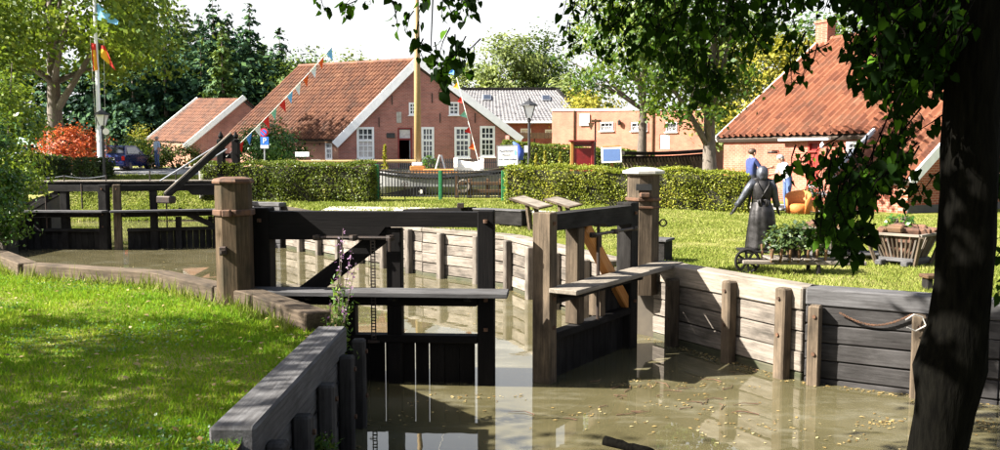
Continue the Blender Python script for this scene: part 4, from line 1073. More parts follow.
beam('gutter', eL + Vector((0, -.1, -.02)), eR + Vector((0, -.1, -.02)), .14, .14, M['white'], t)
nr_ = (eR - eL).cross(rL - eL).normalized(); ms = Matrix.Identity(3)
for (x, y) in ((487, 99), (546, 99.5)):
    p = at(x, y, 66 + 5 * (122 - y) / 32); ax = (eR - eL).normalized(); ay = nr_.cross(ax); mm = Matrix((ax, ay, nr_)).transposed().to_4x4(); mm.translation = p + nr_ * .14
    B = MB(); B.box(None, (.7, .9, .1), M=mm, ch=.02); sk = B.build('skylight', M['grey_metal'], t); B = MB(); mm2 = mm.copy(); mm2.translation = p + nr_ * .20; B.box(None, (.54, .72, .012), M=mm2); B.build('pane', M['glass'], sk)
t = thing('flat_building', 'flat roofed salmon brick building behind the tall hedge', 'building', (8, 56, .8))
a0, b0 = at(552, 111, 58), at(705, 110, 53); Mp = wframe(a0, b0 - a0); Lp = (b0 - a0).length; zt = a0.z
ws = [pxrect(Mp, 600, 122, 613.5, 131), pxrect(Mp, 631, 122, 647, 131), pxrect(Mp, 665.5, 122, 677, 132)]; dp = pxrect(Mp, 659.5, 134, 669.5, 149)
wall_panel('wall', Mp, [(0, -.2), (Lp, -.2), (Lp, zt), (0, zt)], ws + [dp], .3, M['pink'], t)
for r in ws:
    window(Mp, r, 3, 2, t, M['white'], fr=.08, curtain=.4)
    B = MB()
    for i in range(9): B.box((r[0] - .05 + (r[2] - r[0] + .1) * i / 8, -.07, (r[1] + r[3]) / 2), (.02, .02, r[3] - r[1] + .05))
    link('window_bars', B.mesh('window_bars', M['iron']), t, Mp)
B = MB(); B.box(((dp[0] + dp[2]) / 2, .08, (dp[1] + dp[3]) / 2), (dp[2] - dp[0], .06, dp[3] - dp[1]), ch=.01); link('door', B.mesh('door', M['white']), t, Mp)
nb = Vector((-(b0 - a0).y, (b0 - a0).x, 0)).normalized()
wall_panel('wall', wframe(a0 + nb * 7, -nb), [(0, -.2), (6.99, -.2), (6.99, zt), (0, zt)], [], .3, M['pink'], t)
wall_panel('wall', wframe(b0 + nb * .01, nb), [(0, -.2), (6.99, -.2), (6.99, zt), (0, zt)], [], .3, M['pink'], t)
B = MB(); q = [a0 - nb * .06, b0 - nb * .06, b0 + nb * 7, a0 + nb * 7]; B.hexa([p + Vector((0, 0, .002)) for p in q] + [p + Vector((0, 0, .14)) for p in q]); B.build('roof', M['white_warm'], t)
u_, z_ = uz(Mp, 574.5, 130); B = MB(); B.tube([(u_, -.06, .3), (u_, -.06, zt)], .06, 6); link('downpipe', B.mesh('downpipe', M['brown']), t, Mp)
u_, z_ = uz(Mp, 653, 130); B = MB(); B.tube([(u_, -.06, .3), (u_, -.06, zt)], .06, 6); link('downpipe', B.mesh('downpipe', M['brown']), t, Mp)
r = pxrect(Mp, 580, 114, 590, 126); B = MB(); B.box(((r[0] + r[2]) / 2, -.05, (r[1] + r[3]) / 2), (r[2] - r[0], .1, r[3] - r[1]), ch=.02); link('white_panel', B.mesh('white_panel', M['white']), t, Mp)
r = uz(Mp, 620, 122.5); B = MB(); B.lathe([(0, -.2), (.1, -.15), (.12, .1), (0, .2)], 8, (r[0], -.15, r[1])); link('wall_lamp', B.mesh('wall_lamp', M['iron']), t, Mp)
t = thing('brick_house', 'distant brown brick gable peeping over the salmon building', 'house', (7, 88, 1))
a0, b0, p0 = at(566, 100, 88), at(588, 99, 89), at(577, 84, 88.5); Mq = wframe(a0, b0 - a0); Lq = (b0 - a0).length; nb = Vector((.1, 1, 0)) * 7
wall_panel('wall', Mq, [(0, .2), (Lq, .2), (Lq, a0.z), (Lq / 2, p0.z), (0, a0.z)], [], .3, M['brick_far'], t)
pk = (a0 + b0) / 2; pk.z = p0.z
for (e0, e1) in ((a0, a0 + nb), (b0 + nb, b0)):
    q = [e0 + (Vector((0, -.2, .05))), e1 + Vector((0, .2, .05)), pk + (nb if e1 == a0 + nb else Vector()) + Vector((0, .0, .08)), pk + (Vector() if e1 == a0 + nb else nb) + Vector((0, 0, .08))]; roof_slab('roof', q, .14, M['tiles_a'], t)
wall_panel('wall', wframe(a0 + nb, -nb), [(0, .2), (6.7, .2), (6.7, a0.z), (0, a0.z)], [], .3, M['brick_far'], t)

# ------------------------------------------------------------------ hedges
def Hp(px, D): p = at(px, 180, D); p.z = h(p.x, p.y); return p
hedge('long green hedge left of the green metal gate', Hp(208, 26.6), Hp(374, 26.0), .9, 1.12, LEAF['hedge_mid'], 3, .06, 1300)
hedge('long yellowing hedge right of the green metal gate', Hp(509, 25.4), Hp(746, 23.6), .9, 1.08, LEAF['hedge_sun'], 4, .055, 1500)
hedge('wide dark hedge block at the roadside left of the flagpole', Hp(15, 39.6), Hp(64, 39.4), 1.6, .92, LEAF['hedge_dark'], 5, .10, 500)
hedge('narrow dark hedge block in front of the flagpole', Hp(82, 39.2), Hp(107, 39.0), 1.2, .85, LEAF['hedge_dark'], 6, .10, 600)
hedge('tall back hedge before the salmon building', Hp(505, 46), Hp(652, 44.5), 1.6, 1.55, LEAF['hedge_mid'], 7, .12, 420)
hedge('low hedge beside the timber trellis', Hp(640, 31), Hp(712, 29.5), .9, .75, LEAF['hedge_sun'], 8, .08, 700)

# ------------------------------------------------------------------ trees and shrubs
G1 = 'tall dark conifers behind the brick house'
def Gb(px, D, z=None): p = at(px, 170, D); p.z = h(p.x, p.y) if z is None else z; return p
con = [(122, 76, 14.6, 2.6, 'conifer', 'dark conifer nearest the big leafy tree'), (155, 78, 13.3, 2.3, 'conifer', 'dark conifer second from the big leafy tree'), (174, 74, 13.0, 2.2, 'conifer', 'slim blue conifer behind the barn ridge'),
       (188, 80, 14.9, 2.4, 'conifer_light', 'brownish conifer above the left end of the barn'), (217, 72, 14.0, 2.5, 'conifer', 'tallest pointed blue conifer above the barn'), (225, 66, 11.0, 1.7, 'conifer_light', 'bright green narrow conifer right of the tallest one'),
       (231, 76, 13.5, 2.6, 'conifer', 'broad dark conifer above the house ridge end'), (253, 74, 13.9, 2.0, 'conifer', 'pointed conifer with a bare tip above the tile roof'), (266, 78, 11.2, 2.4, 'conifer_light', 'olive conifer low above the tile roof'), (282, 76, 12.3, 1.6, 'conifer', 'rightmost thin conifer with a bare tip'),
       (136, 66, 9.5, 2.4, 'conifer', 'low dark conifer before the row at the road'), (168, 67, 9.5, 2.6, 'conifer', 'low dark conifer before the row beside the barn'), (100, 70, 12, 2.8, 'conifer', 'dark conifer hidden behind the flagpole'), (204, 68, 9.5, 2.4, 'conifer', 'low blue conifer rising over the barn ridge'),
       (142, 88, 15.0, 3.0, 'conifer', 'back row conifer between the leafy tree and the barn'), (164, 90, 14.2, 3.2, 'conifer_light', 'back row olive conifer above the barn gable'), (181, 88, 15.8, 3.0, 'conifer', 'back row conifer left of the brownish one'), (203, 89, 15.6, 3.2, 'conifer', 'back row conifer left of the tallest pointed one'),
       (243, 88, 14.2, 3.2, 'conifer', 'back row conifer behind the house ridge end'), (262, 90, 12.8, 3.2, 'conifer_light', 'back row olive conifer above the tile roof'), (275, 86, 11.6, 3.0, 'conifer', 'back row conifer left of the rightmost thin one'), (292, 88, 10.6, 3.0, 'conifer_light', 'back row conifer right of the thin bare tipped one')]
for i, (px, D, hh, r, lm, lab) in enumerate(con): conifer(lab, Gb(px, D), hh, r * 1.35, LEAF[lm], 30 + i, G1, 1.35, .46)
def bl(lab, px, D, top_y, r, h0, lm, bark, nc, nl, ls, cr, seed, grp='trees behind the houses', **k):
    b = Gb(px, D); H = Z(top_y, D) - b.z; return broadleaf('broadleaf_tree', lab, b, H, r, h0, LEAF[lm], M[bark], nc, nl, ls, cr, seed, group=grp, **k)
bl('large leafy tree with a thick grey trunk at the left', 57, 46, -75, 6.2, 4.6, 'oak', 'bark_light', 170, 105, .30, 1.25, 50, r0=.46, ctr=at(66, 12, 45), low=-.85, shell=.45)
bl('sunlit tree crown at the upper left corner', -12, 38, -60, 1.9, 1.0, 'oak', 'bark', 80, 90, .22, .8, 51, r0=.3, shell=.45)
bl('rounded green tree behind the right end of the tile roof', 304, 72, 44, 2.6, 1.5, 'conifer_light', 'bark', 60, 90, .3, .9, 52)
bl('dark round tree filling behind the tile roof', 262, 82, 40, 4.5, 1, 'conifer', 'bark', 60, 90, .34, 1.2, 53)
bl('pale tree just showing over the gable roof ridge', 352, 95, 55, 6.0, 2, 'pale', 'bark', 70, 80, .42, 1.4, 54)
bl('pale tree left of the tall grey-green tree', 474, 92, 58, 4.6, 2, 'pale', 'bark', 70, 90, .4, 1.2, 55)
bl('tall grey-green tree behind the grey roof', 512, 88, 30, 4.2, 2, 'pale', 'bark', 90, 110, .36, 1.2, 56, shell=.4)
bl('darker grey-green tree right of the tall one', 540, 90, 36, 3.4, 2, 'conifer_light', 'bark', 70, 100, .36, 1.1, 57)
bl('pale low tree before the far brick gable', 566, 80, 70, 2.6, 1, 'pale', 'bark', 50, 80, .34, .9, 58)
bl('bright yellow-green bush above the salmon wall', 592, 64, 90, 2.4, 1.2, 'yellow', 'bark', 50, 100, .26, .8, 59)
bl('green tree with a straight trunk beside the cottage', 712, 26.4, -60, 2.4, 2.2, 'linden_mid', 'bark_light', 140, 80, .16, .5, 60, grp='trees beside the cottage', r0=.24, ctr=at(686, 42, 26.2), low=-.95, shell=.4)
bl('leafy tree hanging over the salmon building', 640, 40, -40, 3.4, 2.5, 'linden_mid', 'bark', 105, 80, .19, .62, 61, grp='trees beside the cottage', ctr=at(636, 45, 40), low=-.8)
bl('yellow tree behind the cottage gable', 775, 47, 30, 3.0, 1.5, 'yellow', 'bark', 80, 90, .24, .85, 62, grp='trees beside the cottage')
bl('green tree behind the cottage chimney', 835, 52, 5, 4.0, 1.5, 'linden_mid', 'bark', 90, 80, .28, 1.1, 63, grp='trees beside the cottage')
bl('tall green tree between the cottage and the trunked tree', 745, 52, 8, 3.5, 1.5, 'pale', 'bark', 80, 90, .28, 1.0, 64, grp='trees beside the cottage')
bl('green tree behind the cottage roof at the right', 905, 54, 5, 4.5, 1.5, 'linden_mid', 'bark', 80, 80, .3, 1.2, 65, grp='trees beside the cottage')
P, nr, cc = clumps((0, 128, 3.2), (95, 9, 4.2), 260, 60, 2.6, np.random.default_rng(5), .3, -.4)
tag(link('distant_wood', leaf_mesh('distant_wood', P, .75, LEAF['conifer_light'], nrm=nr)), 'far low wood closing the view behind the houses', None, None, 'stuff')
P, nr, cc = clumps((-34, 72, 4.4), (22, 5, 6.0), 170, 110, 1.9, np.random.default_rng(8), .25, -.5)
tag(link('dark_wood', leaf_mesh('dark_wood', P, .5, LEAF['conifer'], nrm=nr)), 'dark dense wood behind the road at the left', None, None, 'stuff')
shrub('maple_shrub', 'flame red maple shrub behind the roadside hedges', Gb(74, 42.5), (1.75, 1.3, 1.25), LEAF['maple'], 60, 80, .13, .42, 70)
shrub('garden_shrub', 'big rounded shrub with pale top by the house wall', Gb(272, 44), (1.75, 1.3, 1.35), LEAF['shrub'], 60, 100, .15, .45, 71, group='garden shrubs')
shrub('garden_shrub', 'sprawling light shrub at the foot of the barn', Gb(176, 49), (1.9, 1.1, .72), LEAF['hedge_mid'], 45, 80, .13, .4, 72, group='garden shrubs')
shrub('garden_shrub', 'leafy shrub at the road bend left of the standing man', Gb(141, 50), (1.2, 1, 1.0), LEAF['linden_mid'], 40, 80, .13, .4, 73, group='garden shrubs')
shrub('garden_shrub', 'spindly young shrub with upright shoots above the road bend', Gb(139, 53), (.7, .6, 1.6), LEAF['yellow'], 24, 40, .13, .3, 74, group='garden shrubs')
shrub('garden_shrub', 'dense dark shrub at the left edge of the near lawn', G(-22, 258, .0), (.62, .8, 1.35), LEAF['shrub'], 110, 100, .075, .26, 75, group='shrubs at the near left bank', shell=.65)
shrub('garden_shrub', 'bright leafy shrub rising above the dense dark one', G(-30, 252, .0) + Vector((0, 1.0, 0)), (.75, .8, 2.0), LEAF['oak'], 80, 80, .08, .3, 76, group='shrubs at the near left bank')
for (px, D, hh, lab) in ((467, 44, 0, ''),): pass
for i, (px, D, hh) in enumerate(((470, 30.5, 1.0), (545, 35, 1.35), (530, 35, 1.0), (560, 35, 1.3), (536, 34, 1.25), (385, 29, 1.7))):
    labs = ('tall weed by the wooden rail fence', 'tallest weed spike behind the yellow hedge', 'short weed spike right of the street lamp', 'weed spike beside the red stand', 'leafy weed spike just behind the yellow hedge', 'tall yellowing weed by the left gate post')
    b = Gb(px, D); rng = np.random.default_rng(90 + i); t = thing('weed', labs[i], 'weed', b, group='weeds behind the hedges')
    MB().tube([b, b + Vector((.03, 0, hh))], [.015, .005], 5).build('stem', M['bark'], t)
    n = 260; z = rng.uniform(.1, 1, n) * hh; rr = (1.1 - z / hh) * .22; an = rng.uniform(0, 6.28, n)
    link('leaves', leaf_mesh('leaves', np.stack([np.cos(an) * rr * rng.uniform(0, 1, n), np.sin(an) * rr * rng.uniform(0, 1, n), z], 1), .11, LEAF['yellow'] if i != 2 else LEAF['hedge_mid'], rng=rng), t)
# ------------------------------------------------------------------ poles, lamps, flags, signs
def text(s, size, M0, mat, parent, name='lettering'):
    cu = bpy.data.curves.new(name, 'FONT'); cu.body = s; cu.size = size; cu.align_x = 'CENTER'; cu.align_y = 'CENTER'; cu.extrude = .002; cu.materials.append(mat)
    o = bpy.data.objects.new(name, cu); COL.objects.link(o); dg = bpy.context.evaluated_depsgraph_get()
    me = bpy.data.meshes.new_from_object(o.evaluated_get(dg)); bpy.data.objects.remove(o); return link(name, me, parent, M0)
def cloth(name, a, b, c, d, mat_list, parent, nu=10, nv=6, wave=.06, ph=0.0, bands=None):
    """a hanging cloth a-b top edge, d-c bottom edge, with folds; bands across v pick the material"""
    a, b, c, d = map(Vector, (a, b, c, d)); n_ = (b - a).cross(d - a).normalized(); B = MB(); vs = []; fs = []; mi = []
    for j in range(nv + 1):
        for i in range(nu + 1):
            u, v = i / nu, j / nv; p = (a * (1 - u) + b * u) * (1 - v) + (d * (1 - u) + c * u) * v
            vs.append(p + n_ * wave * (math.sin(u * 9 + ph + v * 2.2) * u ** .5))
    for j in range(nv):
        for i in range(nu):
            q = j * (nu + 1) + i; fs.append((q, q + 1, q + nu + 2, q + nu + 1)); mi.append(bands(i / nu, j / nv) if bands else 0)
    B.v = vs; B.f = fs; B.m = mi; return B.build(name, mat_list, parent, True)
fb = Gb(101, 41); top = at(95.5, 0, 41.0)
t = thing('flagpole', 'tall white flagpole with a yard standing behind the narrow hedge block', 'flagpole', fb)
fb.x = top.x = X(100.2, 41); top = Vector((fb.x, 41, 10.4))
MB().tube([fb, fb.lerp(top, .5), top], [.11, .095, .06], 10).build('pole', M['white'], t)
MB().lathe([(0, -.05), (.07, 0), (.05, .06), (0, .08)], 8, top).build('finial', M['white'], t)
ya = Vector((fb.x - .27, 41, Z(36.5, 41))); yb = Vector((fb.x + .37, 41, Z(40, 41))); MB().tube([ya, yb], .025, 6).build('yard', M['white'], t)
MB().tube([yb, Vector((fb.x + .27, 41, 1.6))], .008, 4).build('halyard', M['white_warm'], t); MB().tube([ya, Vector((fb.x - .12, 41, 1.6))], .008, 4).build('halyard', M['white_warm'], t)
FP = lambda x, y: at(x, y, 40.85)
t = thing('flag', 'light blue flag streaming from the top of the flagpole', 'flag', FP(97, 4), group='flags on the flagpole')
cloth('cloth', FP(97, 3), FP(119.5, 22), FP(118, 25), FP(97.5, 19.5), [M['f_lightblue'] if 'f_lightblue' in M else M['f_sky']], t, wave=.07)
t = thing('flag', 'red and gold flag hanging limp left of the flagpole', 'flag', FP(93, 43), group='flags on the flagpole')
cloth('cloth', FP(91, 43), FP(95.5, 43.5), FP(98.5, 69.5), FP(93.5, 71), [M['f_black'], M['f_red'], M['f_yellow']], t, 9, 8, .05, bands=lambda u, v: 1 if v < .2 or u > .72 or u < .14 else 2)
t = thing('flag', 'red and gold flag swinging right of the flagpole', 'flag', FP(102, 45), group='flags on the flagpole')
cloth('cloth', FP(101, 45.5), FP(105, 45.5), FP(116, 70.5), FP(100.8, 57), [M['f_black'], M['f_red'], M['f_yellow']], t, 9, 8, .06, 1.0, bands=lambda u, v: 1 if u > .72 - .2 * v or v < .16 else 2)
t.children[0].data.vertices  # keep
def lamp_post(label, px, D, top_y, base=None):
    b = Gb(px, D); s = (Z(top_y, D) - b.z) / 3.2
    t = thing('street_lamp', label, 'street lamp', b, group='old style street lamps'); P = lambda z: (b.x, b.y, b.z + z * s)
    B = MB(); B.lathe([(.11, 0), (.11, .25), (.07, .3), (.05, .5), (.038, 1.2), (.034, 2.35), (.05, 2.36), (.05, 2.42), (.03, 2.44), (.03, 2.5)], 10, b, 0, 0, (1, 1)) if abs(s - 1) < .001 else B.lathe([(r * s, z * s) for r, z in [(.11, 0), (.11, .25), (.07, .3), (.07, .5), (.055, 1.2), (.05, 2.3), (.08, 2.32), (.08, 2.4), (.05, 2.42), (.05, 2.5)]], 10, b)
    B.tube([P(2.2)] + [(b.x + .2 * s, b.y, b.z + 2.25 * s)], .015 * s, 5); B.build('post', M['black'], t)
    g = MB(); g.lathe([(r * s, z * s) for r, z in [(.14, 2.45), (.29, 2.9)]], 4, b, PI / 4); g.build('lantern_glass', M['lens'], t)
    B = MB()
    for k in range(4):
        a = PI / 4 + k * PI / 2; B.tube([(b.x + .14 * s * math.cos(a), b.y + .14 * s * math.sin(a), b.z + 2.45 * s), (b.x + .295 * s * math.cos(a), b.y + .295 * s * math.sin(a), b.z + 2.91 * s)], .02 * s, 4)
    B.build('lantern_frame', M['black'], t)
    B = MB(); B.lathe([(r * s, z * s) for r, z in [(.34, 2.9), (.33, 2.94), (.15, 3.05), (.07, 3.1), (.03, 3.14), (.03, 3.2), (0, 3.22)]], 8, b); B.build('lantern_hood', M['black'], t)
    return t
lamp_post('black street lamp behind the yellowing hedge, on the lawn', 529, 36, 98)
t = lamp_post('black street lamp just right of the white flagpole', 104, 38.5, 108)
p = at(106, 131.5, 38.4); B = MB(); mm = Matrix.Translation(p) @ Matrix.Rotation(PI / 2, 4, 'X'); B.lathe([(.0, -.01), (.15, -.01), (.15, .01), (.0, .01)], 14)
B.v = [mm @ q for q in B.v]; B.build('round_sign', M['white_warm'], t)
q = at(526, 149, 35.9); B = MB(); B.box(q, (.14, .02, .28)); tt = bpy.data.objects.get('street_lamp'); B.build('notice', M['white'], tt)
# parking sign
b = Gb(265, 33); t = thing('parking_sign', 'blue parking sign under a round no stopping sign on a thin post', 'road sign', b)
MB().tube([b, (b.x, b.y, Z(131, 33))], .03, 8).build('post', M['grey_metal'], t)
def disc(c, r, y, mat, name, par, n=20):
    B = MB(); B.lathe([(0, -.006), (r, -.006), (r, .006), (0, .006)], n); m_ = Matrix.Translation(Vector((c.x, c.y + y, c.z))) @ Matrix.Rotation(PI / 2, 4, 'X'); B.v = [m_ @ q for q in B.v]; return B.build(name, mat, par)
c0 = at(264, 132.5, 33); disc(c0, .165, -.05, M['sign_red'], 'round_sign', t); disc(c0, .115, -.062, M['sign_blue'], 'round_field', t)
for s in (-1,): beam('red_bar', c0 + Vector((-.08, -.072, .08)), c0 + Vector((.08, -.072, -.08)), .004, .05, M['sign_red'], t, up=(1, 0, 1))
c1 = at(265, 141, 33); B = MB(); B.box(c1 + Vector((0, -.05, 0)), (.31, .02, .31), ch=.004); sp = B.build('blue_plate', M['sign_blue'], t)
text('P', .30, Matrix.Translation(c1 + Vector((0, -.064, 0))) @ Matrix.Rotation(PI / 2, 4, 'X'), M['white'], sp)
c2 = at(265, 146.8, 33); B = MB(); B.box(c2 + Vector((0, -.05, 0)), (.31, .02, .12), ch=.004); B.build('white_plate', M['white'], t)
# white notice board by the gate post
D = 25.6; c0 = at(507.5, 155.5, D); b = Gb(507, D); t = thing('notice_board', 'white lettered notice board on a post at the right gate post', 'sign', b)
w_, h_ = 20.5 * D / FPX, 20 * D / FPX; Mn = Matrix.Translation(c0) @ Matrix.Rotation(-.12, 4, 'Z') @ Matrix.Rotation(-.03, 4, 'Y')
B = MB(); B.box(None, (w_, .035, h_), M=Mn, ch=.006); bd = B.build('board', M['white_warm'], t)
B = MB()
for s in (-1, 1): B.box(None, (.02, .05, h_ + .03), M=Mn @ Matrix.Translation((s * w_ / 2, 0, 0))); B.box(None, (w_ - .021, .05, .02), M=Mn @ Matrix.Translation((0, 0, s * h_ / 2)))
B.build('frame', M['grey_metal'], t); MB().tube([b, (c0.x, c0.y + .05, c0.z + .2)], .03, 8).build('post', M['grey_metal'], t)
for i, (s_, x_) in enumerate((('Papenburger', -.03), ('Museum', -.03), ('von-Velen-Anlage', 0))): text(s_, (.085, .075, .075)[i], Mn @ Matrix.Translation((x_, -.021, (.14, .02, -.11)[i])) @ Matrix.Rotation(PI / 2, 4, 'X'), M['navy'], bd)
B = MB(); B.prism([(-.035, -.06), (.035, -.08), (.035, .05), (.0, .09), (-.035, .06)], Mn @ Vector((.235, -.024, .08)), Mn.to_3x3() @ Vector((1, 0, 0)), (0, 0, 1), Mn.to_3x3() @ Vector((0, .004, 0))); B.build('emblem', M['f_sky'], bd)
# blue tarpaulin / umbrella folded behind it
b = Gb(520, 27.5); t = thing('parasol', 'folded blue parasol leaning behind the white notice board', 'parasol', b)
B = MB(); B.tube([at(513, 142, 27.5), at(517, 146, 27.5), at(520, 152, 27.5), at(521, 160, 27.5)], [.02, .09, .14, .08], 8); B.build('canopy', M['blue_cloth'], t, True); B = MB(); B.tube([b, at(520, 156, 27.5)], .02, 6); B.build('pole', M['grey_metal'], t)
# red stand
D = 27.0; b = Gb(582, D); t = thing('red_stand', 'dark red closed information stand behind the yellowing hedge', 'information stand', b)
a, c = at(570.5, 141.5, D), at(594, 175, D); w_ = c.x - a.x; zb = b.z; zt = a.z; cx = (a.x + c.x) / 2
for s in (-1, 1): beam('post', Vector((cx + s * (w_ / 2 - .05), D, zb)), Vector((cx + s * (w_ / 2 - .05), D, zt)), .1, .1, M['orange_wood'] if s < 0 else M['red_paint'], t)
B = MB(); B.box((cx, D, (zb + .3 + zt - .2) / 2), (w_ - .21, .06, zt - .2 - zb - .3)); B.build('panel', M['red_paint'], t)
B = MB(); B.box((cx, D, zt - .13), (w_ - .21, .09, .05)); B.build('rail', M['tan'], t); B = MB(); B.box((cx, D, zt + .02), (w_ + .1, .3, .04)); B.build('roof_board', M['red_paint'], t)
B = MB(); B.box((cx, D, zt - .055), (w_ - .21, .05, .10)); B.build('head_board', M['red_paint'], t)
# screen board and the thin pole with small signs
D = 25.2; c0 = at(611.5, 155, D); b = Gb(613, D); t = thing('display_board', 'white framed blue display board tilted over the hedge', 'display board', b)
Mn = Matrix.Translation(c0) @ Matrix.Rotation(-.1, 4, 'Z') @ Matrix.Rotation(-.04, 4, 'Y') @ Matrix.Rotation(-.2, 4, 'X'); w_, h_ = 20 * D / FPX, 16 * D / FPX
B = MB(); B.box(None, (w_, .05, h_), M=Mn, ch=.008); bd = B.build('frame', M['white_warm'], t); B = MB(); B.box(None, (w_ * .84, .01, h_ * .76), M=Mn @ Matrix.Translation((0, -.028, 0))); B.build('screen', M['screen'], bd)
B = MB(); B.bar(b + Vector((.1, 0, 0)), c0 + Vector((0, .06, -.1)), .07, .07); B.build('stand', M['orange_wood'], t); B = MB(); B.box(None, (w_ * .9, .07, .03), M=Mn @ Matrix.Translation((0, .0, h_ / 2 + .02))); B.build('top_strip', M['orange_wood'], t)
D = 34; b = Gb(595, D); t = thing('sign_pole', 'thin grey pole with small signs behind the red stand', 'road sign', b)
MB().tube([b, (b.x, D, Z(119, D))], .035, 7).build('pole', M['tar_grey'], t)
p = at(594, 124, D); B = MB(); B.prism([(-.14, .10), (.14, .10), (0, -.2)], p + Vector((-.12, -.05, -.05)), (1, 0, 0), (0, 0, 1), (0, .02, 0)); B.build('triangle_sign', M['brown'], t)
p = at(596, 121, D); B = MB(); B.box(p + Vector((0, -.04, 0)), (.4, .1, .1), ch=.01); B.build('bracket', M['brown'], t); p = at(590, 131, D); 
# trellis hull skeleton
D0, D1 = 30.0, 26.5
t = thing('boat_skeleton', 'long dark timber boat skeleton with leaning ribs behind the hedge', 'boat frame', Gb(660, 28))
A0, A1 = at(621, 153, 28.5), at(706, 150.5, 31); 
pts_ = [A0.lerp(A1, i / 12) + Vector((0, 0, -.05 * math.sin(PI * i / 12))) for i in range(13)]
for i in range(12): beam('gunwale', pts_[i], pts_[i + 1] + (pts_[i + 1] - pts_[i]).normalized() * .02, .35, .12, M['tar_grey'], t, ch=.01)
for i in range(12): beam('strake', pts_[i] + Vector((.02, -.1, -.2)), pts_[i + 1] + Vector((.02, -.1, -.2)), .06, .22, M['tar'], t)
for i in range(26):
    f = (i + .4) / 26; p = A0.lerp(A1, f) + Vector((0, -.12, -.2)); g = h(p.x, p.y)
    beam('rib', p, Vector((p.x + .22, p.y + .1, p.z - .62 + .1 * math.sin(f * PI))), .07, .09, M['tan'], t, ch=.006)
beam('keel', A0 + Vector((.2, .0, -.85)), A1 + Vector((.2, 0, -.75)), .12, .2, M['tar'], t)
for f in (.1, .5, .9):
    p = A0.lerp(A1, f) + Vector((.1, .15, -.8)); beam('prop', Vector((p.x, p.y, h(p.x, p.y) - .05)), p, .12, .12, M['brown'], t)

# ------------------------------------------------------------------ green metal gate, rail fence, palisade
D = 26.4; a, c = Hp(376, D), Hp(507, D - .3)
t = thing('metal_gate', 'green posted metal double gate with thin vertical bars', 'gate', (a + c) / 2)
zt = Z(171, D)
for px in (376.5, 440.5, 503, 507.5):
    p = wallpt(px, a, c); w = .17 if px in (376.5, 507.5) else .1; zz = Z(166 if w > .1 else 172, D)
    MB().box((p.x, p.y, (p.z + zz) / 2 + .0), (w, w, zz - p.z + .1), ch=.012).build('post', M['green_paint'], t)
for (x0, x1) in ((378, 440), (441, 503)):
    p, q = wallpt(x0, a, c), wallpt(x1, a, c)
    for z in (zt, zt - .12, p.z + .14): beam('rail', Vector((p.x + .02, p.y, z)), Vector((q.x - .02, q.y, z)), .03, .035, M['black'], t, ch=.005)
    n = 20; me = None
    for i in range(n):
        s = p.lerp(q, (i + .5) / n); hh = zt + .03 - (s.z + .10)
        if me is None: B = MB(); B.box(None, (.028, .028, hh), M=Matrix.Identity(4)); me = B.mesh('bar', M['black'])
        link('bar', me, t, Matrix.Translation((s.x, s.y, s.z + .10 + hh / 2)))
p = wallpt(406, a, c) - Vector((0, .25, 0)); tt = thing('iron_stake', 'thin iron stake with a round wheel standing before the green gate', 'stake', (p.x, p.y, h(p.x, p.y)))
B = MB(); B.tube([(p.x, p.y, 0.1), (p.x, p.y, Z(182, D))], .015, 6); B.build('rod', M['iron'], tt)
B = MB(); cz = Z(184, D); pr = [(p.x + .09 * math.cos(k * PI / 6), p.y, cz + .09 * math.sin(k * PI / 6)) for k in range(13)]; B.tube(pr, .012, 5); B.bar((p.x - .09, p.y, cz), (p.x + .09, p.y, cz), .012, .012); B.build('wheel', M['iron'], tt)
D = 45.6; a, c = Hp(372, D), Hp(506, D); t = thing('palisade', 'black picket fence along the foot of the gabled house', 'fence', (a + c) / 2); n = 68
B = MB(); B.prism([(-.035, 0), (.035, 0), (.035, .62), (0, .7), (-.035, .62)], (0, -.01, 0), (1, 0, 0), (0, 0, 1), (0, .02, 0)); me = B.mesh('picket', M['black'])
for i in range(n): p = a.lerp(c, i / (n - 1)); link('picket', me, t, Matrix.Translation((p.x, p.y, p.z + .02)))
for z in (.15, .5): beam('rail', a + Vector((0, .03, z)), c + Vector((0, .03, z)), .03, .06, M['black'], t)
D = 58; a, c = Hp(513, D), Hp(578, D); a.z = c.z = Z(138, D); t = thing('palisade', 'brown picket fence below the grey roofed building', 'fence', Hp(545, D)); n = 40
B = MB(); B.prism([(-.055, 0), (.055, 0), (.055, .36), (0, .42), (-.055, .36)], (0, -.01, 0), (1, 0, 0), (0, 0, 1), (0, .02, 0)); me = B.mesh('picket', M['brown'])
for i in range(n): p = a.lerp(c, i / (n - 1)); link('picket', me, t, Matrix.Translation((p.x, p.y, p.z - .03)))
for z in (.02, .28): beam('rail', a + Vector((0, .03, z)), c + Vector((0, .03, z)), .03, .06, M['brown'], t)
for f in (0, .33, .66, 1): p = a.lerp(c, f); beam('post', Vector((p.x, p.y + .1, .6)), p + Vector((0, .1, .3)), .1, .1, M['brown'], t)
D = 27.4; a, c = Hp(457, D), Hp(502, D); t = thing('rail_fence', 'weathered wooden rail fence behind the green gate', 'fence', (a + c) / 2)
for px in (457, 470, 488, 501): p = wallpt(px, a, c); beam('post', p - Vector((0, 0, .1)), p + Vector((0, 0, .62 if px > 457 else .75)), .13, .12, M['brown'], t)
for z in (.22, .47): beam('rail', a + Vector((.05, -.08, z)), c + Vector((.05, -.08, z)), .05, .11, M['brown'], t)
p = wallpt(463.5, a, c) + Vector((0, -.14, .42)); B = MB()
for k in range(3): B.tube([(p.x + (.16 + .015 * k) * math.cos(i * PI / 12), p.y - .012 * k, p.z - .02 * k + (.17 + .01 * k) * math.sin(i * PI / 12)) for i in range(25)], .014, 5)
tag(B.build('rope_coil', M['cap']), 'coil of pale rope hanging on the wooden rail fence', 'rope')

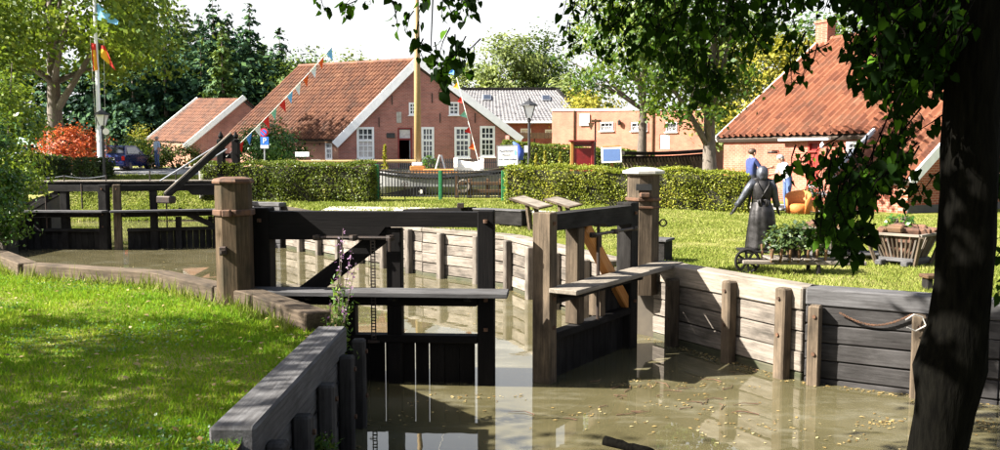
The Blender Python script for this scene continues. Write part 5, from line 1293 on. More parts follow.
# ------------------------------------------------------------------ sailing barge ashore, mast and bunting
t = thing('sailing_barge', 'pale grey flat bottomed sailing barge lying ashore behind the green gate', 'boat', Hp(440, 32))
secs = []; B = MB(); ns = 14; x0, x1 = X(366, 29.6), X(512, 29.2); g = h(-2.5, 29.3) + .02
for i in range(ns):
    f = i / (ns - 1); x = x0 + (x1 - x0) * f; b_ = 1.0 * math.sqrt(max(.02, 1 - (2 * f - 1) ** 4)); sheer = .66 + .25 * (2 * f - 1) ** 2
    y = 29.7 - .4 * f
    secs.append([(x, y - b_ * .8, g), (x, y - b_, g + .25), (x, y - b_ * 1.02, g + sheer - .1), (x, y - b_, g + sheer), (x, y - b_ * .9, g + sheer), (x, y - b_ * .9, g + sheer - .12), (x, y + b_ * .9, g + sheer - .12), (x, y + b_ * .9, g + sheer), (x, y + b_, g + sheer), (x, y + b_ * 1.02, g + sheer - .1), (x, y + b_, g + .25), (x, y + b_ * .8, g)])
m_ = len(secs[0]); fs = []
for i in range(ns - 1):
    for j in range(m_): fs.append((i * m_ + j, (i + 1) * m_ + j, (i + 1) * m_ + (j + 1) % m_, i * m_ + (j + 1) % m_))
fs += [tuple(range(m_))[::-1], tuple((ns - 1) * m_ + j for j in range(m_))]
B.add([p for s in secs for p in s], fs); B.build('hull', M['hull'], t)
for k in (2, 3): B = MB(); B.tube([Vector(s[k]) + Vector((0, -.02, .01 if k == 3 else -.02)) for s in secs], .035, 6); B.build('rubbing_strake', M['tar_grey'] if k == 2 else M['tan'], t)
lb = [at(x, y, 28.45) for x, y in ((378, 195), (420, 186.5), (425.5, 188), (427, 192), (424, 195.5))]
B = MB(); o = lb[0]; B.prism([(p.x - o.x, p.z - o.z) for p in lb], o, (1, 0, 0), (0, 0, 1), (0, .08, 0)); lbo = B.build('leeboard', M['tar'], t); disc(at(421, 191.5, 28.45), .07, -.02, M['white_warm'], 'pivot_plate', lbo)
mb = at(418, 178, 29.6); mt = Vector((mb.x, 29.6, 9.2)); 
B = MB(); B.tube([mb - Vector((0, 0, .3)), mb.lerp(mt, .4), mt], [.135, .11, .06], 12); B.build('mast', M['mast'], t, True)
B = MB(); q0 = at(416, 161.2, 29.5); q1 = at(286, 161.5, 29.5); B.tube([q0, q1], [.06, .045], 8); B.build('boom', M['mast'], t)
B = MB(); B.box(mb + Vector((0, 0, .25)), (.5, .5, .35), ch=.02); B.build('mast_step', M['orange_wood'], t)
B = MB(); c0 = at(417.5, 164, 29.5); B.box(c0, (.34, .3, .12), ch=.02); B.build('mast_collar', M['white'], t)
a, c = at(424, 171.5, 29.5), at(459, 171.5, 29.5); B = MB(); B.box(((a.x + c.x) / 2, 29.5, a.z - .12), (c.x - a.x, 1.0, .42), ch=.03); B.build('hatch', M['orange_wood'], t)
a, c = at(456, 167, 29.3), at(482, 168, 29.3); B = MB(); B.tube([a, a + Vector((.3, 0, 0)), c - Vector((.3, 0, 0)), c], [.27, .2, .2, .27], 12)
for p in (a, c): B.tube([p + Vector((-.06, 0, 0)), p + Vector((.06, 0, 0))], [.33, .33], 12)
B.build('windlass', M['white_warm'], t)
for p in (a, c): MB().box(p + Vector((0, .35, -.2)), (.14, .2, .5), ch=.01).build('bitt', M['white_warm'], t)
top = Vector((mb.x, 29.5, 9.0))
def bunting(label, p, flags, cols, sz, sag, side=0.0):
    t = thing('bunting', label, 'bunting', p, group='pennant strings from the mast'); L = (top - p)
    f = lambda s: p + L * s + Vector((0, 0, -sag * math.sin(PI * s)))
    MB().tube([f(i / 24) for i in range(25)], .012, 4).build('string', M['white_warm'], t)
    for s, cname in zip(flags, cols):
        a, b = f(s), f(s + sz / L.length); d = (b - a); w = random.uniform(-.14, .14)
        B = MB(); tip = (a + b) / 2 + (Vector((random.uniform(-.02, .12), w, -sz * 1.15)) if not side else Vector((side * random.uniform(.8, 1.2), w, -.06))); mid = (a + b) / 2 * .55 + tip * .45 + Vector((0, .05, 0))
        B.add([a, b, tip, mid], [(0, 1, 3), (1, 2, 3), (2, 0, 3)]); o = B.build('pennant', M['f_' + cname], t)
pst = at(226, 157, 26.1); cols = ['orange', 'red', 'blue', 'white', 'red', 'green', 'red', 'sky', 'white', 'orange', 'white', 'orange', 'sky']
bunting('long pennant string slanting from the mast down to the dark portal', pst, [.015 + .0405 * i for i in range(13)], cols, .29, .35)
pst = at(479.5, 165, 29.0)
bunting('steep pennant string falling from the mast past the gable windows', pst, [.06, .125, .19, .25, .31, .37, .43], ['orange', 'red', 'green', 'red', 'yellow', 'blue', 'red'], .26, -.25, -.22)
b = Hp(441, 40); t = thing('sandwich_board', 'white folding board standing before the open house door', 'sign', b)
for s in (-1, 1):
    B = MB(); u = Vector((1, 0, 0)); q0 = at(440.5 + s * 6, 173, 40); q1 = at(440.5 + s * .8, 155, 40); B.bar(q0, q1, .62, .05, up=(1, 0, 0)); B.build('leaf', M['white_warm'] if s < 0 else M['grey_metal'], t)
for (px, lab) in ((400, 'white-edged garden bench by the open door of the gabled house'), (432, 'green tub plant right of the mast at the gabled house')):
    pass
shrub('tub_plant', 'round green plant right of the mast before the gabled house', Hp(430, 42), (.42, .4, .5), LEAF['shrub'], 20, 40, .10, .2, 77, 'plant')
D = 38; b = Hp(283, D); t = thing('garden_bench', 'white slatted garden bench behind the green hedge by the shrub', 'bench', b); B = MB(); a, c = at(293, 161, D), at(307, 161, D)
for k in range(3): beam('slat', a + Vector((0, k * .14, 0)), c + Vector((0, k * .14, 0)), .11, .04, M['white'], t)
beam('backrest', a + Vector((0, .45, .3)), c + Vector((0, .45, .3)), .03, .2, M['white'], t)
for p in (a + Vector((.08, .2, 0)), c + Vector((-.08, .2, 0))): MB().box((p.x, p.y, (p.z + h(p.x, p.y)) / 2 - .02), (.06, .4, p.z - h(p.x, p.y) - .04)).build('leg', M['white'], t)
b = at(316, 161, D); t = thing('white_urn', 'white garden urn beside the white bench', 'urn', (b.x, b.y, h(b.x, b.y))); g = h(b.x, b.y); zz = b.z - g
MB().lathe([(.14, 0), (.14, .1), (.06, .2), (.06, zz - .3), (.16, zz - .15), (.2, zz + .05), (.22, zz + .07), (.0, zz + .06)], 12, (b.x, b.y, g)).build('bowl', M['white'], t)

# ------------------------------------------------------------------ car, parasol and table at the left
D = 45.5; cxr = X(110, D); g = h(cxr, D) + .03
t = thing('parked_car', 'dark blue hatchback parked on the road right of the flagpole, seen from behind', 'car', (cxr, D + 1.9, g))
Lc, Wc = 3.9, 1.62; y0 = D
B = MB(); prof = [(.0, .32), (.02, .75), (.10, .86), (3.0, .88), (3.75, .70), (3.88, .5), (3.86, .28), (.1, .25)]
B.prism([(p[0], p[1]) for p in prof], (cxr - Wc / 2, y0, g), (0, 1, 0), (0, 0, 1), (Wc, 0, 0)); B.build('body', M['carblue'], t)
def fr(y, z, w): return [(cxr - w / 2, y0 + y, g + z), (cxr + w / 2, y0 + y, g + z)]
q = fr(.12, .861, 1.52) + fr(2.7, .883, 1.5)[::-1] + fr(.52, 1.38, 1.18) + fr(1.9, 1.38, 1.16)[::-1]; B = MB(); B.hexa([Vector(p) for p in q]); cab = B.build('cabin', M['carblue'], t)
B = MB(); a = [Vector(p) for p in (fr(.19, .95, 1.30) + fr(.46, 1.31, 1.08)[::-1])]; B.add([p + Vector((0, -.03, .012)) for p in a], [(0, 1, 2, 3)]); B.build('rear_window', M['glass'], cab)
for s in (-1, 1):
    B = MB(); B.add([(cxr + s * (.76), y0 + .45, g + .93), (cxr + s * .755, y0 + 2.3, g + .93), (cxr + s * .60, y0 + 1.8, g + 1.32), (cxr + s * .605, y0 + .65, g + 1.32)], [(0, 1, 2, 3)]); B.build('side_window', M['glass'], cab)
    MB().box((cxr + s * .70, y0 + .0, g + .68), (.16, .06, .24), ch=.02).build('tail_light', M['lamp_red'], t)
    for yy in (.62, 3.1):
        B = MB(); B.lathe([(0, -.09), (.26, -.09), (.29, -.06), (.29, .06), (.26, .09), (0, .09)], 16); mm = Matrix.Translation((cxr + s * .72, y0 + yy, g + .29)) @ Matrix.Rotation(PI / 2, 4, 'Y'); B.v = [mm @ p for p in B.v]; wl = B.build('wheel', M['rubber'], t)
        B = MB(); B.lathe([(0, -.095), (.17, -.095), (.17, .095), (0, .095)], 12); B.v = [mm @ p for p in B.v]; B.build('rim', M['grey_metal'], wl)
MB().box((cxr, y0 - .03, g + .42), (1.56, .14, .2), ch=.04).build('bumper', M['carblue'], t)
MB().box((cxr, y0 - .03, g + .66), (.5, .04, .12), ch=.005).build('number_plate', M['plate'], t)
D = 44; b = Hp(20, D); t = thing('parasol', 'pale green parasol over the sitting person behind the hedge', 'parasol', b)
c0 = at(20, 139, D); MB().tube([b, c0], .03, 6).build('pole', M['white'], t); B = MB(); B.lathe([(1.0, -.3), (1.02, -.28), (.5, -.05), (.03, .08), (0, .08)], 8, c0); B.build('canopy', plain('pale_green_cloth', (.45, .66, .5), None, 8, .9), t)
D = 44; b = Hp(36, D); t = thing('garden_cabinet', 'brown wooden rack standing behind the roadside hedge', 'rack', b); a, c = at(31, 140, D), at(44, 160, D)
for s in (a.x, c.x): MB().box((s, D, (a.z + b.z) / 2), (.07, .4, a.z - b.z)).build('upright', M['brown'], t)
for z in (a.z, (a.z + c.z) / 2, c.z): MB().box(((a.x + c.x) / 2, D, z), (c.x - a.x - .072, .4, .06)).build('shelf', M['tan'], t)
# ------------------------------------------------------------------ people and the bronze figure
BASEJ = dict(pelvis=(0, 0, .95), spine=(0, 0, 1.13), chest=(0, .01, 1.31), neck=(0, 0, 1.49), head=(0, .02, 1.60), crown=(0, .0, 1.70), nose=(0, .115, 1.595),
             ls=(-.175, 0, 1.41), le=(-.24, .0, 1.14), lw=(-.26, .10, .90), rs=(.175, 0, 1.41), re=(.24, .0, 1.14), rw=(.26, .10, .90),
             lh=(-.09, 0, .91), lk=(-.10, .03, .50), la=(-.10, -.02, .09), lt=(-.12, .15, .035), rh=(.09, 0, .91), rk=(.10, .03, .50), ra=(.10, -.02, .09), rt=(.12, .15, .035))
RAD = dict(pelvis=.15, spine=.13, chest=.15, neck=.055, head=.095, crown=.07, nose=.018, ls=.068, le=.046, lw=.03, rs=.068, re=.046, rw=.03, lh=.10, lk=.062, la=.044, lt=.034, rh=.10, rk=.062, ra=.044, rt=.034)
BONES = [('pelvis', 'spine', 't'), ('spine', 'chest', 't'), ('chest', 'neck', 't'), ('neck', 'head', 's'), ('head', 'crown', 's'), ('head', 'nose', 's'), ('chest', 'ls', 't'), ('ls', 'le', 't'), ('le', 'lw', 'f'), ('chest', 'rs', 't'), ('rs', 're', 't'), ('re', 'rw', 'f'),
         ('pelvis', 'lh', 'l'), ('lh', 'lk', 'l'), ('lk', 'la', 'l'), ('la', 'lt', 'b'), ('pelvis', 'rh', 'l'), ('rh', 'rk', 'l'), ('rk', 'ra', 'l'), ('ra', 'rt', 'b')]
def person(label, base, height, rz, pose, cols, name='person', cat='person', hair='hair', legs=True, fore='s', group=None):
    base = Vector(base); k = height / 1.75; J = {a: Vector(b) for a, b in BASEJ.items()}
    for a, b in pose.items(): J[a] = Vector(b)
    bones = [(a, b, c if c != 'f' else fore) for a, b, c in BONES if legs or c not in 'lb']; R = dict(RAD)
    for s in 'lr':
        w, e = J[s + 'w'], J[s + 'e']; d = (w - e).normalized(); pm = w + d * .075; J[s + 'p'] = pm; R[s + 'p'] = .034; bones.append((s + 'w', s + 'p', 's'))
        side = d.cross(Vector((1, 0, 0))); side = (side if side.length > .2 else d.cross(Vector((0, 0, 1)))).normalized(); curl = d.cross(side).normalized() * (.03 if s == 'l' else -.03)
        for i, ln in enumerate((.07, .08, .075, .06)):
            o = side * (.027 - .018 * i); a, b = f'{s}f{i}', f'{s}g{i}'
            J[a] = pm + d * ln * .55 + o * 1.25; J[b] = pm + d * ln + o * 1.4 + curl; R[a] = .010; R[b] = .008; bones += [(s + 'p', a, 's'), (a, b, 's')]
        J[s + 'th'] = w + d * .06 + side * .055 + curl * .4; R[s + 'th'] = .011; bones.append((s + 'p', s + 'th', 's'))
    names = [n for n in J if any(n in bb[:2] for bb in bones)]; ix = {n: i for i, n in enumerate(names)}
    me = bpy.data.meshes.new('skel'); me.from_pydata([tuple(J[n] * k) for n in names], [(ix[a], ix[b]) for a, b, c in bones], [])
    o = bpy.data.objects.new('skel', me); COL.objects.link(o); o.modifiers.new('s', 'SKIN'); sv = me.skin_vertices[0].data
    for n in names: sv[ix[n]].radius = (R[n] * k,) * 2; sv[ix[n]].use_root = (n == 'pelvis')
    sd = o.modifiers.new('d', 'SUBSURF'); sd.levels = sd.render_levels = 2
    dg = bpy.context.evaluated_depsgraph_get(); m2 = bpy.data.meshes.new_from_object(o.evaluated_get(dg)); bpy.data.objects.remove(o)
    m2.materials.clear(); keys = list(cols)
    for c in keys: m2.materials.append(M[cols[c]])
    seg = [(np.array(J[a] * k), np.array(J[b] * k), c) for a, b, c in bones]
    cen = np.array([p.center[:] for p in m2.polygons]); best = np.full(len(cen), 1e9); mi = np.zeros(len(cen), int)
    for a, b, c in seg:
        d = b - a; tt = np.clip(((cen - a) @ d) / max(1e-9, d @ d), 0, 1); dist = np.linalg.norm(cen - (a + tt[:, None] * d), axis=1); up_ = dist < best
        best[up_] = dist[up_]; mi[up_] = keys.index(c) if c in keys else 0
    m2.polygons.foreach_set('material_index', mi.astype(np.int32)); m2.polygons.foreach_set('use_smooth', np.ones(len(mi), bool))
    t = thing(name, label, cat, base, rz, group); MM = wm(t); link('body', m2, t)
    hd = MM @ (J['head'] * k); 
    if hair:
        B = MB(); B.lathe([(.088 * k, -.02 * k), (.112 * k, .03 * k), (.10 * k, .085 * k), (.06 * k, .122 * k), (0, .132 * k)], 12); m_ = MM @ Matrix.Translation((J['head'] + Vector((0, -.018, .01))) * k); B.v = [m_ @ v for v in B.v]; B.build('hair', M[hair], t, True)
        B = MB()
        for s in (-1, 1): B.lathe([(0, -.03 * k), (.018 * k, -.015 * k), (.02 * k, .015 * k), (0, .03 * k)], 6, J['head'] * k + Vector((s * .1 * k, -.005, 0)))
        B.v = [MM @ v for v in B.v]; B.build('ears', M[cols.get('s', 'skin')], t, True)
        B = MB()
        for s in (-1, 1): B.lathe([(0, -.009 * k), (.011 * k, 0), (0, .009 * k)], 6, J['head'] * k + Vector((s * .036 * k, .084 * k, .018 * k)))
        B.lathe([(0, -.006 * k), (.024 * k, 0), (0, .006 * k)], 8, J['head'] * k + Vector((0, .082 * k, -.04 * k)), 0, 0, (1, .4))
        B.v = [MM @ v for v in B.v]; B.build('eyes_and_mouth', M['black'], t)
    return t, MM, k
SK = dict(s='skin')
q = G(757, 218, 0); person('man in a navy shirt facing right before the cottage wall', (q.x, q.y + .6, h(q.x, q.y)), 1.80, -PI / 2 + .3, dict(rw=(.22, .42, 1.22), re=(.24, .16, 1.16), lw=(-.2, .4, 1.2), le=(-.24, .14, 1.15)), dict(t='navy', s='skin', l='darktrouser', b='black'))
q = G(787, 214, 0); person('person in a white shirt and jeans leaning by the red door', (q.x, q.y, h(q.x, q.y)), 1.72, PI / 2 + .2, dict(spine=(0, .06, 1.12), chest=(0, .16, 1.29), neck=(0, .24, 1.45), head=(0, .28, 1.55), crown=(0, .28, 1.65), nose=(0, .38, 1.53), ls=(-.17, .17, 1.39), rs=(.17, .17, 1.39), le=(-.24, .22, 1.12), re=(.24, .24, 1.13), lw=(-.18, .42, 1.05), rw=(.18, .44, 1.1), lt=(-.12, .15, .035)), dict(t='white_cloth', s='skin', l='jeans', b='black'), hair='hair_grey')
q = Hp(158, 47); person('man in a light blue shirt standing at the barn shrub', q + Vector((0, 0, .12)), 1.75, 2.6, {}, dict(t='lightblue', s='skin', l='jeans', b='black'), hair='hair_grey')
q = Hp(26, 43.4); person('person in a blue top sitting under the pale green parasol', q - Vector((0, 0, .1)), 1.7, -1.4, dict(lh=(-.09, .03, .9), lk=(-.10, .42, .88), la=(-.10, .40, .42), lt=(-.11, .55, .38), rh=(.09, .03, .9), rk=(.10, .42, .88), ra=(.10, .40, .42), rt=(.11, .55, .38), lw=(-.2, .36, 1.05), rw=(.2, .36, 1.05)), dict(t='blue_cloth', s='skin', l='lightblue', b='black'))

sp_ = G(759, 252, 0)
t, MM, k = person('life-size bronze woman with headscarf and apron walking away across the grass', (sp_.x + .03, sp_.y, 0), 1.52, -.12, dict(le=(-.34, .04, 1.13), lw=(-.50, .12, .86), re=(.25, .02, 1.12), rw=(.33, .12, .86), head=(0, .05, 1.585), crown=(0, .05, 1.68), nose=(0, .145, 1.57), rs=(.185, 0, 1.40), ls=(-.185, 0, 1.42)),
                  dict(t='bronze', s='bronze', l='bronze', b='bronze'), 'statue', 'statue', None, True)
def ringloft(rows, n, fold, M_):
    vs = []; fs = []
    for (z, rx, ry, cx_, cy_, a) in rows:
        for i in range(n):
            an = 2 * PI * i / n; f = 1 + a * math.sin(an * fold + z * 3) + a * .5 * math.sin(an * (fold * 2 + 1) + 1)
            vs.append(M_ @ (Vector((cx_ + rx * f * math.cos(an), cy_ + ry * f * math.sin(an), z)) * k))
    m_ = len(rows)
    for j in range(m_ - 1):
        for i in range(n): fs.append((j * n + i, j * n + (i + 1) % n, (j + 1) * n + (i + 1) % n, (j + 1) * n + i))
    fs += [tuple(range(n))[::-1], tuple((m_ - 1) * n + i for i in range(n))]; return vs, fs
B = MB(); B.add(*ringloft([(.05, .30, .27, 0, 0, .03), (.12, .295, .265, 0, 0, .035), (.35, .275, .25, 0, 0, .06), (.62, .255, .24, 0, -.01, .055), (.82, .235, .225, 0, -.02, .04), (.95, .19, .175, 0, -.01, .015), (1.03, .155, .13, 0, 0, .005), (1.07, .15, .125, 0, 0, 0)], 40, 9, MM)); B.build('skirt', M['bronze'], t, True)
B = MB(); B.add(*ringloft([(1.0, .162, .138, 0, 0, 0), (1.1, .178, .148, 0, 0, .01), (1.22, .196, .158, 0, 0, .015), (1.32, .205, .155, 0, 0, .012), (1.39, .185, .13, 0, .0, 0), (1.44, .12, .09, 0, .005, 0), (1.47, .07, .06, 0, .01, 0)], 28, 6, MM)); B.build('bodice', M['bronze'], t, True)
B = MB(); B.add(*ringloft([(1.0, .168, .14, 0, 0, 0), (1.045, .172, .146, 0, 0, .01), (1.08, .162, .138, 0, 0, 0)], 24, 5, MM))
for s in (-1, 1):
    pts = [Vector((s * .07, -.155, 1.04)), Vector((-s * .02, -.165, 1.2)), Vector((-s * .10, -.155, 1.34)), Vector((-s * .12, -.08, 1.43))]; B.tube([MM @ (p * k) for p in pts], .016, 6)
    for e in (.06, .11): B.tube([MM @ (Vector(p) * k) for p in ((0, -.15, 1.04), (s * e, -.17, 1.03 + .03 * (e < .1)), (s * e * .7, -.185, .9 + e * .3))], [.02, .026, .012], 6)
B.build('apron', M['bronze'], t, True)
B = MB(); B.add(*ringloft([(1.44, .085, .08, 0, -.01, 0), (1.49, .105, .10, 0, .0, .06), (1.56, .118, .122, 0, .015, .06), (1.63, .115, .122, 0, .02, .045), (1.69, .088, .095, 0, .025, .03), (1.73, .035, .035, 0, .035, 0)], 20, 5, MM))
B.build('headscarf', M['bronze_highlight'], t, True)
B = MB()
for s, e, w in ((-1, (-.34, .04, 1.13), (-.49, .115, .88)), (1, (.25, .02, 1.12), (.32, .11, .89))):
    sh_ = Vector((s * .19, 0, 1.40)); e = Vector(e); w = Vector(w); B.tube([MM @ (p * k) for p in (sh_ + Vector((-s * .05, 0, .02)), sh_.lerp(e, .5), e, e.lerp(w, .6), e.lerp(w, .85))], [.085, .075, .065, .058, .062], 10)
B.build('sleeves', M['bronze_highlight'], t, True)
MB().box(sp_ + Vector((.03, 0, .015)), (.7, .6, .07), ch=.01).build('base_plate', M['bronze'], t)

# ------------------------------------------------------------------ wheelbarrow, peat crates, chair, small timber
a, c = G(742, 274, 0) + Vector((0, .1, 0)), G(858, 273, 0); a.z = c.z = .17
t = thing('wheelbarrow', 'old flat wooden wheelbarrow loaded with leafy plants beside the statue', 'wheelbarrow', (a + c) / 2 - Vector((0, 0, .17))); u = (c - a).normalized(); n_ = Vector((-u.y, u.x, 0))
for s in (-.22, .22): beam('shaft', a + n_ * (s * .5), c + n_ * (s * 1.2), .06, .06, M['pale'], t)
for i in range(5): p = a + u * (.42 + .15 * i); beam('slat', p - n_ * .25 + Vector((0, 0, .05)), p + n_ * .25 + Vector((0, 0, .05)), .11, .03, M['pale'], t)
for f in (.62,):
    for s in (-.2, .2): p = a.lerp(c, f) + n_ * s; beam('leg', Vector((p.x, p.y, 0)), p - Vector((0, 0, .03)), .05, .06, M['tar_grey'], t)
wc = a + u * .10; wc.z = .17; B = MB(); R_ = .165
B.tube([wc + u * (R_ * math.cos(i * PI / 12)) + Vector((0, 0, R_ * math.sin(i * PI / 12))) for i in range(25)], .022, 6, False); wl = B.build('wheel', M['tar_grey'], t, True); B = MB()
for i in range(4): d = u * math.cos(i * PI / 4 + .2) + Vector((0, 0, math.sin(i * PI / 4 + .2))); B.bar(wc - d * R_, wc + d * R_, .03, .022, up=tuple(n_))
B.build('spokes', M['tar_grey'], wl); B = MB(); B.tube([wc - n_ * .14, wc + n_ * .14], .03, 8); B.build('axle', M['iron'], wl)
p0 = a + u * .38; 
for i in range(7):
    f = i / 6; p = p0 + n_ * .2 + u * .75 * f; beam('stake', p, p + Vector((0, .06, .22)), .035, .035, M['brown'], t)
    p = p0 - n_ * .2 + u * .75 * f; beam('stake', p, p + Vector((0, -.05, .20)), .035, .035, M['brown'], t)
pc = p0 + u * .42 + Vector((0, 0, .0)); shrub('potted_plant', 'dark leafy plants heaped on the wheelbarrow', pc + Vector((0, 0, .06)), (.46, .26, .24), LEAF['hedge_dark'], 40, 30, .075, .12, 78, 'plant')
def peat_crate(label, c, s_top, s_bot, ht, rz, seed):
    rng = random.Random(seed); t = thing('peat_crate', label, 'crate', c, rz, 'slatted peat crates'); m = wm(t); P = lambda x, y, z: m @ Vector((x, y, z))
    ct = [(-1, -1), (1, -1), (1, 1), (-1, 1)]
    for i in range(4):
        a, b = ct[i], ct[(i + 1) % 4]
        for j in range(10):
            f = -1 + 2 * (j + .5) / 10; mx = lambda q0, q1: q0 + (q1 - q0) * (f + 1) / 2
            x, y = mx(a[0], b[0]), mx(a[1], b[1]); nrm_ = m.to_3x3() @ Vector((a[0] + b[0], a[1] + b[1], 0))
            beam('slat', P(x * s_bot, y * s_bot, .10), P(x * s_top, y * s_top, ht), .03, .022, M['tan'] if j % 3 else M['pale'], t, up=tuple(nrm_), ch=.004)
        beam('top_rail', P(a[0] * s_top * 1.05, a[1] * s_top * 1.05, ht + .02), P(b[0] * s_top * 1.05, b[1] * s_top * 1.05, ht + .02), .06, .04, M['cap'], t, ch=.005)
        beam('bottom_rail', P(a[0] * s_bot * 1.08, a[1] * s_bot * 1.08, .09), P(b[0] * s_bot * 1.08, b[1] * s_bot * 1.08, .09), .06, .06, M['grey'], t, ch=.005)
        beam('corner_leg', P(a[0] * s_bot * 1.2, a[1] * s_bot * 1.2, 0), P(a[0] * s_top * 1.12, a[1] * s_top * 1.12, ht), .05, .05, M['tan'], t, ch=.006)
    for s in (-1, 1): beam('runner', P(-s_bot * 1.9, s * s_bot * .8, .045), P(s_bot * 1.9, s * s_bot * .8, .045), .1, .08, M['grey'], t)
    mb_ = MB(); mb_.box(P(0, 0, .3), (s_bot * 1.7, s_bot * 1.7, .38), rz=rz); mb_.build('peat_fill', M['peat'], t)
    for j in range(22):
        x, y = rng.uniform(-.8, .8) * s_top, rng.uniform(-.8, .8) * s_top; zz = ht + .03 + .10 * (1 - (abs(x) + abs(y)) / (1.6 * s_top)) * rng.random() + .02
        mb_ = MB(); mb_.box(None, (.24, .11, .10), ch=.018, M=Matrix.Identity(4)); mm = Matrix.Translation(P(x, y, zz)) @ Matrix.Rotation(rng.uniform(0, 6), 4, 'Z') @ Matrix.Rotation(rng.uniform(-.5, .5), 4, 'X'); link('peat_brick', mb_.mesh('peat_brick', M['peat'] if j % 4 else M['brown']), t, mm)
    return t
q = G(911, 266, 0) + Vector((0, .25, 0)); peat_crate('slatted trapezoid crate heaped with peat bricks left of the near tree trunk', (q.x, q.y, 0), .37, .24, .46, PI / 4 - .05, 1)
q = G(838, 258, 0) + Vector((0, .3, 0)); peat_crate('slatted peat crate half hidden behind the hanging leaves', (q.x, q.y, 0), .37, .24, .46, PI / 4 + .1, 2)
q = G(905, 236, 0); tq = shrub('potted_plant', 'leafy plant growing from the peat crate by the tree trunk', G(911, 266, 0) + Vector((-.02, .35, .5)), (.22, .2, .14), LEAF['shrub'], 12, 16, .07, .09, 79, 'plant')
q = G(800, 218, 0) + Vector((.15, .6, 0)); t = thing('wicker_chair', 'orange wicker tub chair before the red door', 'chair', (q.x, q.y, 0), -.5); m = wm(t)
def arc(r, z0, z1f, n=14, th=.05):
    vs = []; fs = []
    for i in range(n + 1):
        a = -.25 * PI + 1.5 * PI * i / n; b_ = math.sin(PI * i / n)
        for rr in (r, r + th):
            vs.append(m @ Vector((rr * math.cos(a), rr * math.sin(a), z0))); vs.append(m @ Vector((rr * 1.12 * math.cos(a), rr * 1.12 * math.sin(a), z1f(b_))))
    for i in range(n):
        o = i * 4; p = o + 4; fs += [(o, p, p + 1, o + 1), (o + 3, p + 3, p + 2, o + 2), (o + 1, p + 1, p + 3, o + 3), (o, o + 2, p + 2, p)]
    fs += [(0, 1, 3, 2), (n * 4, n * 4 + 2, n * 4 + 3, n * 4 + 1)]; return vs, fs
B = MB(); B.add(*arc(.28, .08, lambda b_: .46 + .26 * b_, 14, .04)); B.build('backrest', M['wicker'], t, True)
B = MB(); B.lathe([(.27, .08), (.28, .30), (.23, .35), (0, .36)], 16, (q.x, q.y, 0)); B.build('seat', M['wicker'], t, True)
for k_ in range(4): a_ = PI / 4 + k_ * PI / 2; B = MB(); B.tube([m @ Vector((.23 * math.cos(a_), .23 * math.sin(a_), 0)), m @ Vector((.23 * math.cos(a_), .23 * math.sin(a_), .12))], .03, 6); B.build('leg', M['wicker'], t)
q = G(817, 214, 0) + Vector((0, .3, 0)); t = thing('flower_pot', 'clay pot of white and mauve flowers beside the orange wicker chair', 'flower pot', q)
MB().lathe([(.13, 0), (.19, .32), (.21, .33), (.21, .38), (.17, .38), (0, .34)], 12, q).build('pot', M['brick_b'] if 0 else M['orange_wood'], t); P, nr, cc = clumps(q + Vector((0, 0, .55)), (.3, .28, .22), 22, 26, .12, np.random.default_rng(3), .5, -.5)
link('leaves', leaf_mesh('leaves', P - np.array(q), .07, LEAF['shrub'], nrm=nr), t); P, nr, cc = clumps(q + Vector((0, 0, .6)), (.32, .3, .24), 20, 12, .08, np.random.default_rng(4), .9, -.2); link('blossoms', leaf_mesh('blossoms', P - np.array(q), .06, LEAF['flower_white'], nrm=nr), t, kind='stuff')
q = G(936, 291, 0) + Vector((.1, .1, 0)); t = thing('timber_trestle', 'small dark timber trestle on the grass left of the near tree', 'trestle', q)
beam('top', q + Vector((-.22, 0, .17)), q + Vector((.5, .05, .17)), .2, .05, M['brown'], t)
for x in (-.15, .4): beam('leg', q + Vector((x, .02, 0)), q + Vector((x, .02, .143)), .08, .14, M['tar_grey'], t)
q = G(868, 262, 0) + Vector((.1, .2, 0)); t = thing('timber_sledge', 'low grey plank sledge between the two peat crates', 'sledge', q)
for i in range(4): beam('plank', q + Vector((-.5, i * .14, .09)), q + Vector((.45, i * .14 + .05, .09)), .12, .035, M['grey'], t)
for x in (-.35, .3): beam('runner', q + Vector((x, -.05, .035)), q + Vector((x, .5, .035)), .07, .07, M['grey'], t)

# ------------------------------------------------------------------ the near linden: trunk, limbs, hanging leaves
TB = G(936, 470, 0); TB.y = 4.2; TB.x = X(936, 4.2)
t = thing('linden_tree', 'near dark linden trunk at the right with leaves hanging over the view', 'tree', (TB.x, 4.2, 0)); LT = t
rng = np.random.default_rng(11)
path = [(936, 505), (936, 470), (937, 450), (944, 405), (950, 367), (957, 325), (963, 283), (967, 240), (970, 200), (971, 150), (972, 100), (974, 40), (976, -30), (982, -140), (990, -280)]
wid = [62, 56, 52, 56, 62, 56, 53, 52, 51, 51, 51, 52, 53, 48, 40]
n = 20; vs = []; fs = []
for i, ((px, py), w) in enumerate(zip(path, wid)):
    c = at(px, py, 4.2); r = w / 2 * 4.2 / FPX
    for k in range(n):
        a = 2 * PI * k / n; rr = r * (1 + .07 * math.sin(a * 3 + i * .8) + .05 * math.sin(a * 7 + i * 1.7) + (.16 * max(0, math.cos(a - PI - .3)) if i == 4 else 0)); vs.append((c.x + rr * math.cos(a), c.y + rr * math.sin(a), c.z))
for i in range(len(path) - 1):
    for k in range(n): fs.append((i * n + k, i * n + (k + 1) % n, (i + 1) * n + (k + 1) % n, (i + 1) * n + k))
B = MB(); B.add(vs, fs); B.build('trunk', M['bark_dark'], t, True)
tipz = at(976, -60, 4.2)
